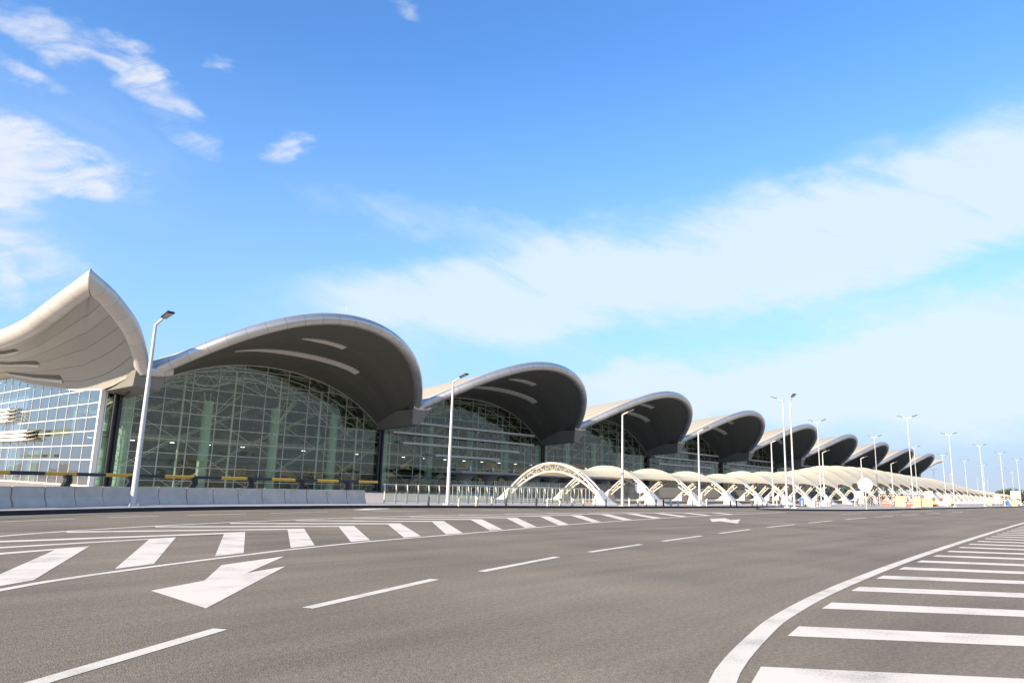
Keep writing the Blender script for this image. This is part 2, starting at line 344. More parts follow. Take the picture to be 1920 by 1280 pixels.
w = bpy.data.worlds.new('World'); scene.world = w; w.use_nodes = True
nt = w.node_tree; nt.nodes.clear(); L = nt.links.new
wo = N(nt, 'ShaderNodeOutputWorld'); bg = N(nt, 'ShaderNodeBackground'); L(bg.outputs[0], wo.inputs[0])
sky = N(nt, 'ShaderNodeTexSky'); sky.sky_type = 'NISHITA'; sky.sun_disc = False
sky.sun_elevation = SUN_EL; sky.sun_rotation = SUN_AZ; sky.altitude = 50; sky.air_density = 1.0; sky.dust_density = 0.6; sky.ozone_density = 2.2
SKY_STR = 0.100
bg.inputs['Strength'].default_value = SKY_STR
tc = N(nt, 'ShaderNodeTexCoord'); sp = N(nt, 'ShaderNodeSeparateXYZ'); L(tc.outputs['Generated'], sp.inputs[0])
def mth(op, a, b=None, c=None, clamp=False):
    n = nt.nodes.new('ShaderNodeMath'); n.operation = op; n.use_clamp = clamp
    for i, v in enumerate((a, b, c)):
        if v is None: continue
        if isinstance(v, (int, float)): n.inputs[i].default_value = v
        else: L(v, n.inputs[i])
    return n.outputs[0]
az = mth('ARCTAN2', sp.outputs[0], sp.outputs[1]); el = mth('ARCSINE', sp.outputs[2])
cv = N(nt, 'ShaderNodeCombineXYZ'); L(az, cv.inputs[0]); L(el, cv.inputs[1])
def noise(scale, detail, rot=0.0, sx=1.0, sy=1.0, dist=0.0, rough=0.55, off=0.0):
    mp = N(nt, 'ShaderNodeMapping'); mp.inputs['Rotation'].default_value = (0, 0, rot)
    m2 = N(nt, 'ShaderNodeMapping'); m2.inputs['Scale'].default_value = (sx, sy, 1); m2.inputs['Location'].default_value = (off, off * 0.7, 0)
    L(cv.outputs[0], mp.inputs['Vector']); L(mp.outputs['Vector'], m2.inputs['Vector'])
    n = N(nt, 'ShaderNodeTexNoise', Scale=scale, Detail=detail, Roughness=rough, Distortion=dist); L(m2.outputs['Vector'], n.inputs['Vector'])
    return n.outputs['Fac']
def ell(ca, ce, ra, re, rot):
    """soft ellipse of cloud cover round a compass direction"""
    a = mth('SUBTRACT', az, ca); e = mth('SUBTRACT', el, ce); c, s = math.cos(rot), math.sin(rot)
    u = mth('MULTIPLY_ADD', a, c / ra, mth('MULTIPLY', e, s / ra)); v = mth('MULTIPLY_ADD', e, c / re, mth('MULTIPLY', a, -s / re))
    r2 = mth('MULTIPLY_ADD', u, u, mth('MULTIPLY', v, v))
    return mth('POWER', mth('SUBTRACT', 1.0, r2, clamp=True), 1.3)
def total(lst):
    t = None
    for k, e in lst:
        q = mth('MULTIPLY', e, k); t = q if t is None else mth('ADD', t, q)
    return t
E_ = ell
def wnoise(off, sc, amp):
    n = N(nt, 'ShaderNodeTexNoise', Scale=sc, Detail=4.0, Roughness=0.6); mp = N(nt, 'ShaderNodeMapping'); mp.inputs['Location'].default_value = (off, off * 1.7, 0); mp.inputs['Scale'].default_value = (0.8, 1.6, 1)
    L(cv.outputs[0], mp.inputs['Vector']); L(mp.outputs['Vector'], n.inputs['Vector'])
    return mth('MULTIPLY', mth('SUBTRACT', n.outputs['Fac'], 0.5), amp)
az0, el0 = az, el
az, el = mth('ADD', az0, wnoise(2.3, 9.0, 0.16)), mth('ADD', el0, wnoise(7.9, 9.0, 0.10))
veil = total([(1.0, E_(1.12, 0.300, 0.52, 0.100, 0.10)), (1.0, E_(1.44, 0.360, 0.38, 0.100, 0.24)), (0.85, E_(0.80, 0.245, 0.38, 0.085, 0.10)),
              (1.25, E_(1.36, 0.130, 0.40, 0.085, 0.02)), (1.3, E_(1.60, 0.160, 0.42, 0.095, 0.0)), (0.9, E_(1.05, 0.120, 0.34, 0.050, 0.05)),
              (0.55, E_(0.70, 0.36, 0.22, 0.03, -0.1)), (0.6, E_(1.75, 0.42, 0.4, 0.1, 0.2)), (0.45, E_(1.25, 0.20, 0.95, 0.30, 0.05)), (1.3, E_(-1.2, 0.45, 0.9, 0.4, 0.1)), (1.5, E_(2.6, 0.25, 0.85, 0.45, 0.0)), (1.5, E_(-2.6, 0.3, 0.8, 0.5, 0.0)), (0.5, E_(0.15, 0.30, 0.35, 0.22, 0.2))])  # three strong veils lie out of view, added to whiten the ambient light
puff = total([(1.15, E_(0.20, 0.335, 0.15, 0.058, 0.05)), (0.9, E_(0.30, 0.345, 0.09, 0.030, -0.15)), (1.0, E_(0.18, 0.272, 0.15, 0.055, -0.2)),
              (1.0, E_(0.35, 0.462, 0.065, 0.032, -0.35)), (0.9, E_(0.26, 0.488, 0.13, 0.026, -0.20)), (0.8, E_(0.225, 0.452, 0.07, 0.02, -0.2)),
              (0.8, E_(0.19, 0.378, 0.10, 0.035, -0.2)), (0.75, E_(0.225, 0.205, 0.05, 0.026, -0.6)), (0.72, E_(0.525, 0.426, 0.034, 0.026, -0.1)), (0.75, E_(0.665, 0.613, 0.036, 0.020, -0.1)),
              (0.6, E_(0.42, 0.51, 0.03, 0.014, -0.3)), (0.55, E_(0.40, 0.416, 0.06, 0.016, -0.2)), (0.6, E_(0.285, 0.215, 0.06, 0.025, 0.2)), (0.6, E_(-0.6, 0.35, 0.6, 0.15, 0.0)), (0.5, E_(2.4, 0.5, 0.5, 0.15, 0.2))])
az, el = az0, el0
nw = noise(5.0, 6.0, 0.30, 0.55, 2.2, 0.6, 0.58, 3.1)
nw2 = noise(16.0, 5.0, 0.42, 0.35, 1.8, 0.8, 0.6, 1.3)
npf = noise(15.0, 8.0, -0.32, 0.6, 1.9, 0.5, 0.62, 5.7)
vz = mth('MULTIPLY', veil, mth('MULTIPLY_ADD', nw, 1.75, mth('MULTIPLY_ADD', nw2, 0.75, -0.47)))
def sstep(x, a, b):
    n = N(nt, 'ShaderNodeMapRange'); n.interpolation_type = 'SMOOTHSTEP'
    n.inputs[1].default_value = a; n.inputs[2].default_value = b; L(x, n.inputs[0]); return n.outputs[0]
va = mth('MULTIPLY', sstep(vz, 0.06, 1.15), 0.84)
pz = mth('MULTIPLY', mth('MINIMUM', puff, 1.15), mth('MULTIPLY_ADD', npf, 2.6, -0.62))
pa = mth('MULTIPLY', sstep(pz, 0.06, 1.05), 0.84)
CLOUD = 0.495 / SKY_STR
hz = mth('MULTIPLY', mth('POWER', mth('SUBTRACT', 1.0, mth('MULTIPLY', mth('ABSOLUTE', el), 5.0), clamp=True), 1.5), 0.9)   # pale air low over the horizon
def mixc(f, a, colr):
    n = N(nt, 'ShaderNodeMix', _data_type='RGBA'); L(f, n.inputs[0]); L(a, n.inputs[6]); n.inputs[7].default_value = (*colr, 1); return n.outputs[2]
gain = N(nt, 'ShaderNodeMix', _data_type='RGBA', _blend_type='MULTIPLY'); gain.inputs[0].default_value = 1.0
L(sky.outputs[0], gain.inputs[6]); gain.inputs[7].default_value = (0.79, 1.24, 1.72, 1)
c0 = gain.outputs[2]
hz1 = mth('MULTIPLY', mth('POWER', mth('SUBTRACT', 1.0, mth('MULTIPLY', mth('ABSOLUTE', el), 1.75), clamp=True), 1.3), 0.95)
c1 = mixc(hz1, c0, (0.229 / SKY_STR, 0.352 / SKY_STR, 0.503 / SKY_STR))
c1 = mixc(hz, c1, (0.307 / SKY_STR, 0.352 / SKY_STR, 0.430 / SKY_STR))
c2 = mixc(va, c1, (0.83 * CLOUD, 0.94 * CLOUD, 1.0 * CLOUD))
c3 = mixc(pa, c2, (0.92 * CLOUD, 0.94 * CLOUD, 1.0 * CLOUD))
L(c3, bg.inputs['Color'])

vs = scene.view_settings
vs.view_transform = 'Standard'; vs.look = 'None'; vs.exposure = 0.98; vs.gamma = 1.0; vs.use_curve_mapping = False
scene.cycles.max_bounces = 8; scene.cycles.transparent_max_bounces = 24; scene.cycles.caustics_reflective = False; scene.cycles.caustics_refractive = False
scene.cycles.sample_clamp_indirect = 6.0

# ------------------------------------------------------------------ ground, road, pavements
g = MB(); g.poly([(-2500, -2500, -0.012), (6000, -2500, -0.012), (6000, 5000, -0.012), (-2500, 5000, -0.012)])
tag(g.build('ground', M['ground']), kind='structure')
r = MB(); r.poly([(-160, -120, 0), (900, -120, 0), (900, 48, 0), (-160, 48, 0)])
road = tag(r.build('road', M['asphalt']), kind='structure')

kerb_line = [(-60, -6), (-30, 11.5), (-14, 20.2), (-4, 25.2), (3, 28.0), (7.86, 29.55), (10.85, 30.65), (14.1, 31.65), (19.2, 32.5), (26.6, 33.0), (36.5, 32.0), (41.9, 31.25), (50.7, 30.1), (66.9, 29.1), (84.7, 28.3), (130, 28.0), (420, 28.0)]
def smooth_line(pts, n=6):
    P = [Vector((*p, 0)) for p in pts]; out = []
    for i in range(len(P) - 1):
        a, b, c, d = P[max(i - 1, 0)], P[i], P[i + 1], P[min(i + 2, len(P) - 1)]
        for k in range(n):
            t = k / n
            out.append(0.5 * ((2 * b) + (c - a) * t + (2 * a - 5 * b + 4 * c - d) * t * t + (3 * b - a - 3 * c + d) * t ** 3))
    out.append(P[-1]); return [(p.x, p.y) for p in out]
def offset_line(pts, d):
    out = []
    for i, p in enumerate(pts):
        a = Vector((*pts[max(i - 1, 0)], 0)); b = Vector((*pts[min(i + 1, len(pts) - 1)], 0)); t = (b - a).normalized()
        out.append((p[0] - t.y * d, p[1] + t.x * d))
    return out
def strip(line, d0, d1, z, close=False):
    a, b = offset_line(line, d0), offset_line(line, d1); mb = MB()
    mb.grid([[(p[0], p[1], z) for p in a], [(p[0], p[1], z) for p in b]], smooth=False); return mb
def kerb_mesh(line, wdt=0.22, h=0.152):
    a, b = offset_line(line, 0), offset_line(line, wdt); mb = MB()
    mb.grid([[(p[0], p[1], -0.01) for p in a], [(p[0], p[1], h - 0.02) for p in a], [(p[0] , p[1], h) for p in offset_line(line, 0.02)], [(p[0], p[1], h) for p in b], [(p[0], p[1], 0) for p in b]], smooth=False); return mb
KL = smooth_line(kerb_line)
tag(kerb_mesh(KL).build('kerb', M['kerb']), kind='structure')
inner = offset_line(KL, 0.22)
pv = MB(); pv.grid([[(p[0], p[1], 0.148) for p in inner], [(p[0], max(p[1] + 3.0, p[1]), 0.148) for p in inner], [(p[0], 73.0, 0.148) for p in inner], [(p[0], 170.0, 0.148) for p in inner]], smooth=False)
tag(pv.build('pavement', M['pave']), kind='structure')

isl = [(86, 27.8), (75, 26.9), (67.5, 26.6), (63.6, 25.9), (63.2, 24.9), (66, 23.3), (71, 22.1), (75, 21.3), (80.3, 21.0), (94.8, 20.7), (112, 20.6), (150, 19.9), (300, 19.0)]
IL = smooth_line(isl, 5)
IR = IL
tag(kerb_mesh(IR, 0.2, 0.152).build('kerb', M['kerb']), kind='structure')
ii = offset_line(IR, 0.2)
pv = MB(); pv.poly([(p[0], p[1], 0.144) for p in ii] + [(300, 28.6, 0.144), (86, 28.6, 0.144)])
isl_o = tag(pv.build('pavement', M['pave']), kind='structure')

# painted markings: children of the road
def mark(name, pts, z=0.004, m='paint'):
    mb = MB(); mb.poly([(p[0], p[1], z) for p in pts]); o = mb.build(name, M[m], road); fix_normals(o); return o
def mark_line(name, pts, wdt, z=0.004, m='paint'):
    o = strip(smooth_line(pts, 5), -wdt / 2, wdt / 2, z).build(name, M[m], road); return o
mark_line('edge_line', [(-8, -2), (-2, 6.6), (0.5, 9.5), (3.25, 11.68), (4.28, 12.36), (5.49, 12.95), (6.92, 13.58), (8.25, 14.1), (9.6, 14.62), (12.6, 15.5), (16.1, 16.22), (18, 16.62), (23.1, 17.75), (28.3, 18.75), (31.9, 19.3), (38.75, 20.25), (49.8, 21.2), (59, 21.6)], 0.16)
mark_line('edge_line', [(-14, 4), (-4, 13.4), (1.5, 18.0), (5.6, 20.72), (7.05, 21.6), (9.33, 22.6), (11.76, 23.4), (14.2, 24.1), (19.4, 25.1), (24.8, 25.7), (33.1, 25.9), (45, 24.9), (59, 21.8)], 0.18)
ch = [[(6.33, 17.30), (5.50, 16.78), (3.86, 12.44), (2.76, 11.66)], [(8.87, 18.74), (8.06, 18.41), (6.06, 13.52), (5.25, 13.14)], [(11.31, 19.68), (10.43, 19.25), (8.31, 14.44), (7.51, 14.12)],
      [(13.65, 20.25), (12.91, 20.02), (10.58, 15.2), (9.76, 14.95)], [(15.98, 20.75), (15.17, 20.52), (12.72, 15.78), (11.95, 15.6)], [(18.58, 21.35), (17.72, 21.05), (14.94, 16.2), (14.14, 16.05)],
      [(21.45, 21.95), (20.55, 21.7), (17.10, 16.6), (16.20, 16.45)], [(24.30, 22.45), (23.38, 22.25), (19.77, 17.25), (18.93, 17.08)], [(27.27, 22.91), (26.3, 22.73), (22.3, 17.72), (21.4, 17.55)],
      [(30.4, 23.35), (29.5, 23.25), (25.17, 18.3), (24.27, 18.15)], [(33.66, 23.68), (32.6, 23.57), (28.57, 18.95), (27.67, 18.82)], [(36.98, 23.95), (35.85, 23.85), (32.22, 19.5), (31.2, 19.4)],
      [(40.1, 24.05), (39.0, 23.98), (36.19, 20.05), (35.1, 19.95)], [(43.3, 23.9), (42.2, 23.9), (40.2, 20.55), (39.1, 20.42)], [(46.6, 23.6), (45.5, 23.65), (44.2, 20.9), (43.1, 20.8)], [(50.0, 23.1), (48.9, 23.2), (48.3, 21.2), (47.2, 21.15)]]
# upper arms run away from each vertex towards the upper edge line
arm_end = [(1.6, 15.75), (1.8, 17.35), (3.4, 19.35), (7.3, 21.68), (10.1, 22.80), (12.9, 23.55), (15.9, 24.25), (19.0, 24.85), (22.4, 25.25), (25.9, 25.58), (29.5, 25.70), (33.2, 25.70), (36.8, 25.45), (40.5, 25.15), (44.2, 24.7), (48, 24.0)]
for k, (a, b, c, d) in enumerate(ch):
    e = Vector((*arm_end[k], 0)); A = Vector((*a, 0)); t = (e - A).normalized(); n = Vector((-t.y, t.x, 0))
    wd = 0.42 if k < 9 else 0.36
    # inner corner lies on the lower edge of the upper arm
    B = Vector((*b, 0)); low_end = e - n * wd if (A - n * wd - B).length < (A + n * wd - B).length else e + n * wd
    mark('chevron_stripe', [a, tuple(e[:2]), tuple(low_end[:2]), b, d, c])
mark('arrow_marking', [(4.71, 10.50), (4.62, 8.77), (7.74, 11.96), (6.69, 11.47), (8.63, 13.42), (6.91, 12.72), (5.74, 11.03)])
mark('arrow_marking', [tuple(at(*p)[:2]) for p in [(1331, 972), (1359, 971), (1370, 974.4), (1388, 973), (1383, 981), (1350, 976.6), (1334.6, 977.8)]])
mark('arrow_marking', [tuple(at(*p)[:2]) for p in [(661, 955.6), (686, 952.8), (733, 952.8), (727, 953.8), (683, 956)]])
dashes = [((1.55, 6.24), (4.15, 7.53)), ((5.56, 8.04), (8.72, 9.07)), ((10.15, 9.34), (13.62, 10.21)), ((15.28, 10.47), (18.73, 11.05)), ((20.49, 11.32), (24.3, 11.9)), ((26.4, 12.2), (30.6, 12.75)), ((33.2, 13.05), (38.0, 13.5)),
          ((41.0, 13.8), (46.4, 14.25)), ((49.6, 14.4), (55.5, 14.75)), ((58.6, 14.9), (64.5, 15.1)), ((68, 15.2), (74.5, 15.3)), ((78, 15.35), (84, 15.4)), ((90, 15.45), (97, 15.5))]
for a, b in dashes: mark_line('lane_dash', [a, b], 0.17, m='paint_y')
tl = [(-1, 21.2), (2.6, 23.9), (6.99, 26.18), (9.38, 27.15), (10.55, 27.56), (12.55, 28.1), (13.77, 28.36), (16.61, 28.95), (17.82, 29.15), (21.2, 29.6), (24, 29.8), (28, 29.9), (32, 29.75), (37, 29.1)]
for i in range(0, len(tl) - 1, 2): mark_line('lane_dash', [tl[i], tl[i + 1]], 0.12)
for k in range(6): mark_line('lane_dash', [(62 + k * 14, 18.3), (68 + k * 14, 18.35)], 0.14)
Ro = [(3.0, 0.6), (4.6, 2.02), (6.08, 2.93), (8.66, 3.60), (10.40, 3.90), (12.9, 4.19), (16.45, 4.47), (20.41, 4.72), (26.68, 5.04), (35.36, 5.42), (49.8, 6.0), (62, 6.45), (90, 7.4)]
mark_line('edge_line', [(p[0] + 0.02, p[1] - 0.10) for p in Ro], 0.22, m='paint_y')
for k in range(30):                     # hatching inside the right-hand island
    x = 6.62 + 2.385 * k - 2.385; 
    pts = [(-1.0, -3.6), (4.3, 1.35), (6.3, 2.68), (6.95, 2.84), (8.8, 3.24), (11.1, 3.6), (13.5, 3.88), (15.9, 4.09), (18.3, 4.24), (20.9, 4.39), (23.9, 4.5), (27, 4.62), (35, 4.92), (50, 5.5), (62, 5.95), (90, 6.9)]
    def ys(x):
        for (xa, ya), (xb, yb) in zip(pts, pts[1:]):
            if xa <= x <= xb: return ya + (yb - ya) * (x - xa) / (xb - xa)
        return 5
    a, b = x - 0.36, x + 0.36
    if k == 0: continue
    dx, dy = 1.55, -2.05; s = 3.4
    mark('hatch_stripe', [(b, ys(b)), (a, ys(a)), (a + dx * s, ys(a) + dy * s), (b + dx * s, ys(b) + dy * s)])
# gutter seam beside the kerb
strip(offset_line(smooth_line([(-4, 22.6), (3, 25.9), (7.0, 27.1), (9.2, 28.4), (11.0, 29.6), (13.6, 30.9)], 6), 0), -0.05, 0.05, 0.003).build('tar_seam', M['kerb'], road)
for pts, wd in (([(230, 1003.5), (480, 1002), (730, 1001)], .035), ([(1080, 999), (1200, 995), (1285, 991), (1345, 988)], .05)):
    strip(smooth_line([tuple(at(*p)[:2]) for p in pts], 5), -wd / 2, wd / 2, 0.003).build('tar_seam', M['tar'], road)

# ------------------------------------------------------------------ crash barrier
bar_pts = smooth_line([(-14, 24.6), (-6, 27.6), (0, 29.5), (5.0, 31.2), (8.5, 32.35), (10.2, 33.1), (12.1, 34.0), (13.7, 34.6), (15.6, 35.0), (20.8, 35.5), (26.0, 35.75), (29.2, 35.85)], 8)
def resample(line, step):
    out = [Vector((*line[0], 0))]; acc = 0
    for a, b in zip(line, line[1:]):
        A, B = Vector((*a, 0)), Vector((*b, 0)); d = (B - A).length; pos = 0
        while acc + (d - pos) >= step:
            pos += step - acc; acc = 0; out.append(A + (B - A) * (pos / d))
        acc += d - pos
    return out
BL = resample(bar_pts, 1.42)
barrier = wthing('crash_barrier', (BL[8].x, BL[8].y, 0.15), 'long grey concrete crash barrier with a black and yellow top rail along the kerb', 'barrier')
prof = [(-0.30, 0.0), (-0.27, 0.10), (-0.13, 0.36), (-0.10, 0.78), (0.10, 0.78), (0.13, 0.36), (0.27, 0.10), (0.30, 0.0)]
for a, b in zip(BL, BL[1:]):
    t = (b - a).normalized(); n = Vector((-t.y, t.x, 0)); mb = MB(); gap = 0.022
    rows = [[a + t * gap + n * u + Vector((0, 0, 0.149 + z)) for u, z in prof], [b - t * gap + n * u + Vector((0, 0, 0.149 + z)) for u, z in prof]]
    mb.grid(rows, smooth=False); mb.add(rows[0], [tuple(range(8))]); mb.add(rows[1], [tuple(reversed(range(8)))])
    part(mb, 'concrete_block', M['concrete'], barrier)
RLn = resample(bar_pts, 0.05)
npos = len(RLn); bandlen = 30; rail_z = 0.149 + 0.78 + 0.50
k = 0; band = 0
while k < npos - 1:
    e = min(k + bandlen, npos - 1)
    mb = MB(); mb.tube([p + Vector((0, 0, rail_z)) for p in RLn[k:e + 1:5] if True] if (e - k) >= 5 else [RLn[k] + Vector((0, 0, rail_z)), RLn[e] + Vector((0, 0, rail_z))], 0.075, 8)
    part(mb, 'rail_band', M['black'] if band % 2 == 0 else M['yellow'], barrier); band += 1; k = e
for i in range(20, npos - 4, 64):
    p = RLn[i]; t = (RLn[i + 1] - p).normalized(); n = Vector((-t.y, t.x, 0)); mb = MB()
    pth = [(0.035, 0.0), (-0.04, 0.18), (-0.03, 0.34), (0.0, 0.47)]
    for s_ in (-0.09, 0.09):
        for (u0, z0), (u1, z1) in zip(pth, pth[1:]):
            mb.bar(p + t * (s_ - u0 * 2.0) + Vector((0, 0, 0.925 + z0)), p + t * (s_ - u1 * 2.0) + Vector((0, 0, 0.925 + z1)), 0.13, 0.16, up=n)
    mb.box((p.x, p.y, 0.94), (0.34, 0.2, 0.02), rz=math.atan2(t.y, t.x))
    part(mb, 'rail_bracket', M['dark'], barrier)

# ------------------------------------------------------------------ terminal
YF = 73.0; BAY = 33.4; X0 = 25.92
T = wthing('terminal_building', (X0, YF, 0.0), 'long glass airport terminal with a row of overhanging grey petal roofs', 'building')
def RIM(q, xc, half):
    s = 1 - q * q
    return Vector((xc + half * q * (1 - 0.033 * s), YF - (6.564 + 11.308 * s - 1.956 * s * s - 0.939 * s ** 3), 10.217 + 7.143 * s + 0.029 * s * s - 0.397 * s ** 3))
def ZG(d): return 13.55 - 0.0155 * d * d - 0.0000175 * d ** 4
def GL(q, xc, half): return Vector((xc + half * q, YF, ZG(16.7 * q)))
RIN = Vector((0, 0.32, -0.38))
def SOF(q, t, xc, half):
    a, b = GL(q, xc, half), RIM(q, xc, half) + RIN
    p = a + (b - a) * t; p.z += 0.25 * math.sin(PI * t) * (1 - q * q); return p
def BACK(q, xc, half): return Vector((xc + half * q, 95.0, 11.2 + 1.7 * (1 - q * q)))
def ROOF(q, t, xc, half):
    a, b = RIM(q, xc, half) + Vector((0, 0.25, 0.36)), BACK(q, xc, half)
    p = a + (b - a) * t; p.z = a.z + (b.z - a.z) * (1 - (1 - t) ** 1.15); return p
NQ = 48
QS = [-1 + 2 * i / NQ for i in range(NQ + 1)]
def petal(xc, half):
    mb = MB(); TS = [j / 10 for j in range(11)]
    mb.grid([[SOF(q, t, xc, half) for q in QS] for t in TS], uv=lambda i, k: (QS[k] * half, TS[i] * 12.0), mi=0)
    for TR in ([0, .06, .12, .2, .3, .42, .55, .7, .85, 1.0],):
        mb.grid([[ROOF(q, t, xc, half) for q in reversed(QS)] for t in TR], uv=lambda i, k, TR=TR: (QS[k] * half, TR[i] * 38.0), mi=1)
    return mb
def rim_mb(xc, half):
    mb = MB(); n = 72; path = [RIM(-0.985 + 1.97 * i / n, xc, half) for i in range(n + 1)]
    rad = [0.54 + 0.05 * math.sin(PI * i / n) for i in range(n + 1)]
    return mb.tube(path, 0.75, 20, radii=rad, uv=True)
def slot_mb(xc, half, q0, q1, tf, wd, nq=16):  # strip under the soffit, skylight daylight put into its pale colour
    mb = MB(); A, Bq, C, D = [], [], [], []
    for i in range(nq + 1):
        f = i / nq; q = q0 + (q1 - q0) * f; ww = wd * min(1.0, 0.12 + 2.2 * min(f, 1.0)) if tf(f) else wd
        t = tf(f); lo, hi = SOF(q, t - ww / 2, xc, half), SOF(q, t + ww / 2, xc, half)
        A.append(lo + Vector((0, 0, 0.05))); Bq.append(lo + Vector((0, -0.02, -0.10))); C.append(hi + Vector((0, -0.02, -0.10))); D.append(hi + Vector((0, 0, 0.05)))
    return mb.grid([A, Bq, C, D], smooth=False)
low_t = lambda f: 0.395 - 0.075 * math.sin(PI * min(1, f * 1.05)) + 0.0 * f
up_t = lambda f: 0.625
bays = []
for n in range(9):
    xc, half = (43.27, 16.05) if n == 0 else (X0 + BAY * (n + 0.5), BAY / 2)
    bays.append((xc, half))
def wall_mbs(x0, x1, xc, half, first):
    """glass sheet, mullions for one bay"""
    gm = MB(); n = 24; xs = [x0 + (x1 - x0) * i / n for i in range(n + 1)]
    top = [ZG((x - xc) / half * 16.7) for x in xs]
    gm.grid([[(x, YF, 0.15) for x in xs], [(x, YF, z + 0.15) for x, z in zip(xs, top)]], smooth=False)
    mm = MB(); nm = 12
    for i in range(1, nm):
        x = x0 + (x1 - x0) * i / nm; z = ZG((x - xc) / half * 16.7); mm.box((x, YF - 0.0, (0.15 + z) / 2), (0.075, 0.10, z - 0.15))
    z = 0.85
    while z < 13.4:
        # span where the arch stands above z
        xa, xb = x0, x1
        while xa < xc and ZG((xa - xc) / half * 16.7) < z: xa += 0.05
        while xb > xc and ZG((xb - xc) / half * 16.7) < z: xb -= 0.05
        if xb - xa > 0.6: mm.box(((xa + xb) / 2, YF - 0.003, z), (xb - xa, 0.10, 0.065))
        z += 1.345
    for a, b in zip(range(n), range(1, n + 1)):
        mm.bar((xs[a], YF - 0.06, top[a]), (xs[b], YF - 0.06, top[b]), 0.12, 0.10)
    return gm, mm
def structure_mb(x0, x1):
    bm_ = MB(); k = 4; cms = []
    st = (x1 - x0) / k
    for i in range(k):
        cm = MB(); x = x0 + st * (i + 0.5); cm.tube([(x, YF + 4.2, 0.1), (x, YF + 4.2, 9.5)], 0.55, 14); cms.append(cm)
    # slim wind posts and crossed rods behind the glass
    for i in range(6):
        x = x0 + (x1 - x0) * (i + 0.5) / 6; h = ZG((x - (x0 + x1) / 2) / ((x1 - x0) / 2) * 16.7) - 0.6
        bm_.tube([(x, YF + 1.3, 0.15), (x, YF + 1.3, h)], 0.11, 8)
    for i in range(4):
        xa = x0 + st * i + 0.2; xb = xa + st - 0.4
        for za, zb in ((0.2, 5.1), (5.1, 9.2)):
            for dz in (0.0, 0.22):
                bm_.tube([(xa, YF + 1.5, za + dz), (xb, YF + 1.5, zb + dz - 0.1)], 0.035, 5); 
            bm_.tube([(xa, YF + 1.6, zb), (xb, YF + 1.6, za)], 0.035, 5)
    tm = MB(); xc_ = (x0 + x1) / 2; hf = (x1 - x0) / 2; rn = random.Random(3)  # trusses and struts added as pale streaks behind the upper glass
    for yy, dz in ((YF + 1.9, 0.55), (YF + 4.9, 0.9)):
        n_ = 26; up_ = [Vector((xc_ + hf * (-0.94 + 1.88 * i / n_), yy, ZG(16.7 * (-0.94 + 1.88 * i / n_)) - dz)) for i in range(n_ + 1)]
        lw_ = [p - Vector((0, 0, 1.15 + 0.5 * math.sin(i * 0.9))) for i, p in enumerate(up_)]
        tm.tube(up_, .07, 6); tm.tube(lw_, .07, 6)
        for i in range(n_): tm.tube([lw_[i], up_[i + 1]] if i % 2 else [up_[i], lw_[i + 1]], .04, 5, caps=False)
    for i in range(18):            # branching struts from the column heads
        x = x0 + st * (0.5 + i % 4); a_ = rn.uniform(-1, 1); tm.tube([(x, YF + 4.2, 7.2), (x + a_ * 3.2, YF + rn.uniform(1.8, 5.0), min(10.4, ZG((x + a_ * 3.2 - xc_) / hf * 16.7) - 1.0))], .06, 5)
    return cms, bm_, tm
def hall_mbs(x0, x1, xc, half):
    lin = MB(); n = 16; xs = [x0 + (x1 - x0) * i / n for i in range(n + 1)]
    zt = [ZG((x - xc) / half * 16.7) for x in xs]
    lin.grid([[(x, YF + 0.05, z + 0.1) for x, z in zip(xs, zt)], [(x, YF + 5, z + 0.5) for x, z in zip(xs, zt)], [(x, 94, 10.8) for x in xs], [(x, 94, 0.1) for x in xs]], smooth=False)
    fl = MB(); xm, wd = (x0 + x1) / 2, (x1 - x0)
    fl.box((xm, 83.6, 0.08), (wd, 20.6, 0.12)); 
    lin.grid([[(x0, 81.5, 0.12), (x1, 81.5, 0.12)], [(x0, 81.5, 4.92), (x1, 81.5, 4.92)]], smooth=False, mi=1)  # dark sheet added under the gallery to dim the lower glass
    sl_ = MB(); sl_.box((xm, 86.5, 5.25), (wd, 14.0, 0.7)); sl_.box((xm, 87.5, 2.95), (wd, 12.0, 0.28))
    lt = []; k = 8
    for i in range(k):
        x = x0 + wd * (i + 0.5) / k; lm = MB(); lm.box((x, 80.3, 4.86), (0.36, 0.26, 0.06)); lt.append(lm)
    return lin, fl, sl_, lt
proto = None
for n, (xc, half) in enumerate(bays):
    x0, x1 = X0 + BAY * n, X0 + BAY * (n + 1)
    if n < 2:
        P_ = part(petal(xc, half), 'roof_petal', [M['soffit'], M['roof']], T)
        rm = part(rim_mb(xc, half), 'rim', M['rim'], P_, T)
        s1 = part(slot_mb(xc, half, -0.47, 0.49, low_t, 0.065), 'light_slot', M['slot'], P_, T)
        s2 = part(slot_mb(xc, half, -0.15, 0.19, up_t, 0.05), 'light_slot', M['slot'], P_, T)
        gm, mm = wall_mbs(x0 + 0.3, x1, xc, half, n == 0)
        W_ = part(gm, 'glass_wall', M['glass'], T); mu = part(mm, 'mullion_grid', M['mull'], W_, T)
        cms, bm_, tm_ = structure_mb(x0, x1)
        c_ = [part(cm, 'hall_column', M['teal'], T) for cm in cms]; b_ = part(bm_, 'wind_bracing', M['brace'], T); t_ = part(tm_, 'streak_truss', M['brace'], T)
        lin, fl, sl_, lt = hall_mbs(x0, x1, xc, half)
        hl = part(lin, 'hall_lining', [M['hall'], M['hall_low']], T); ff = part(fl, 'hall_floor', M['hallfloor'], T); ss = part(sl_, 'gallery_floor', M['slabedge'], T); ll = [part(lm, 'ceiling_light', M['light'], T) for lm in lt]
        if n == 1: proto = [P_, W_, b_, t_, hl, ff, ss] + c_ + ll
    else:
        for o in proto:
            c = copy_tree(o, T); c.location.x += BAY * (n - 1)
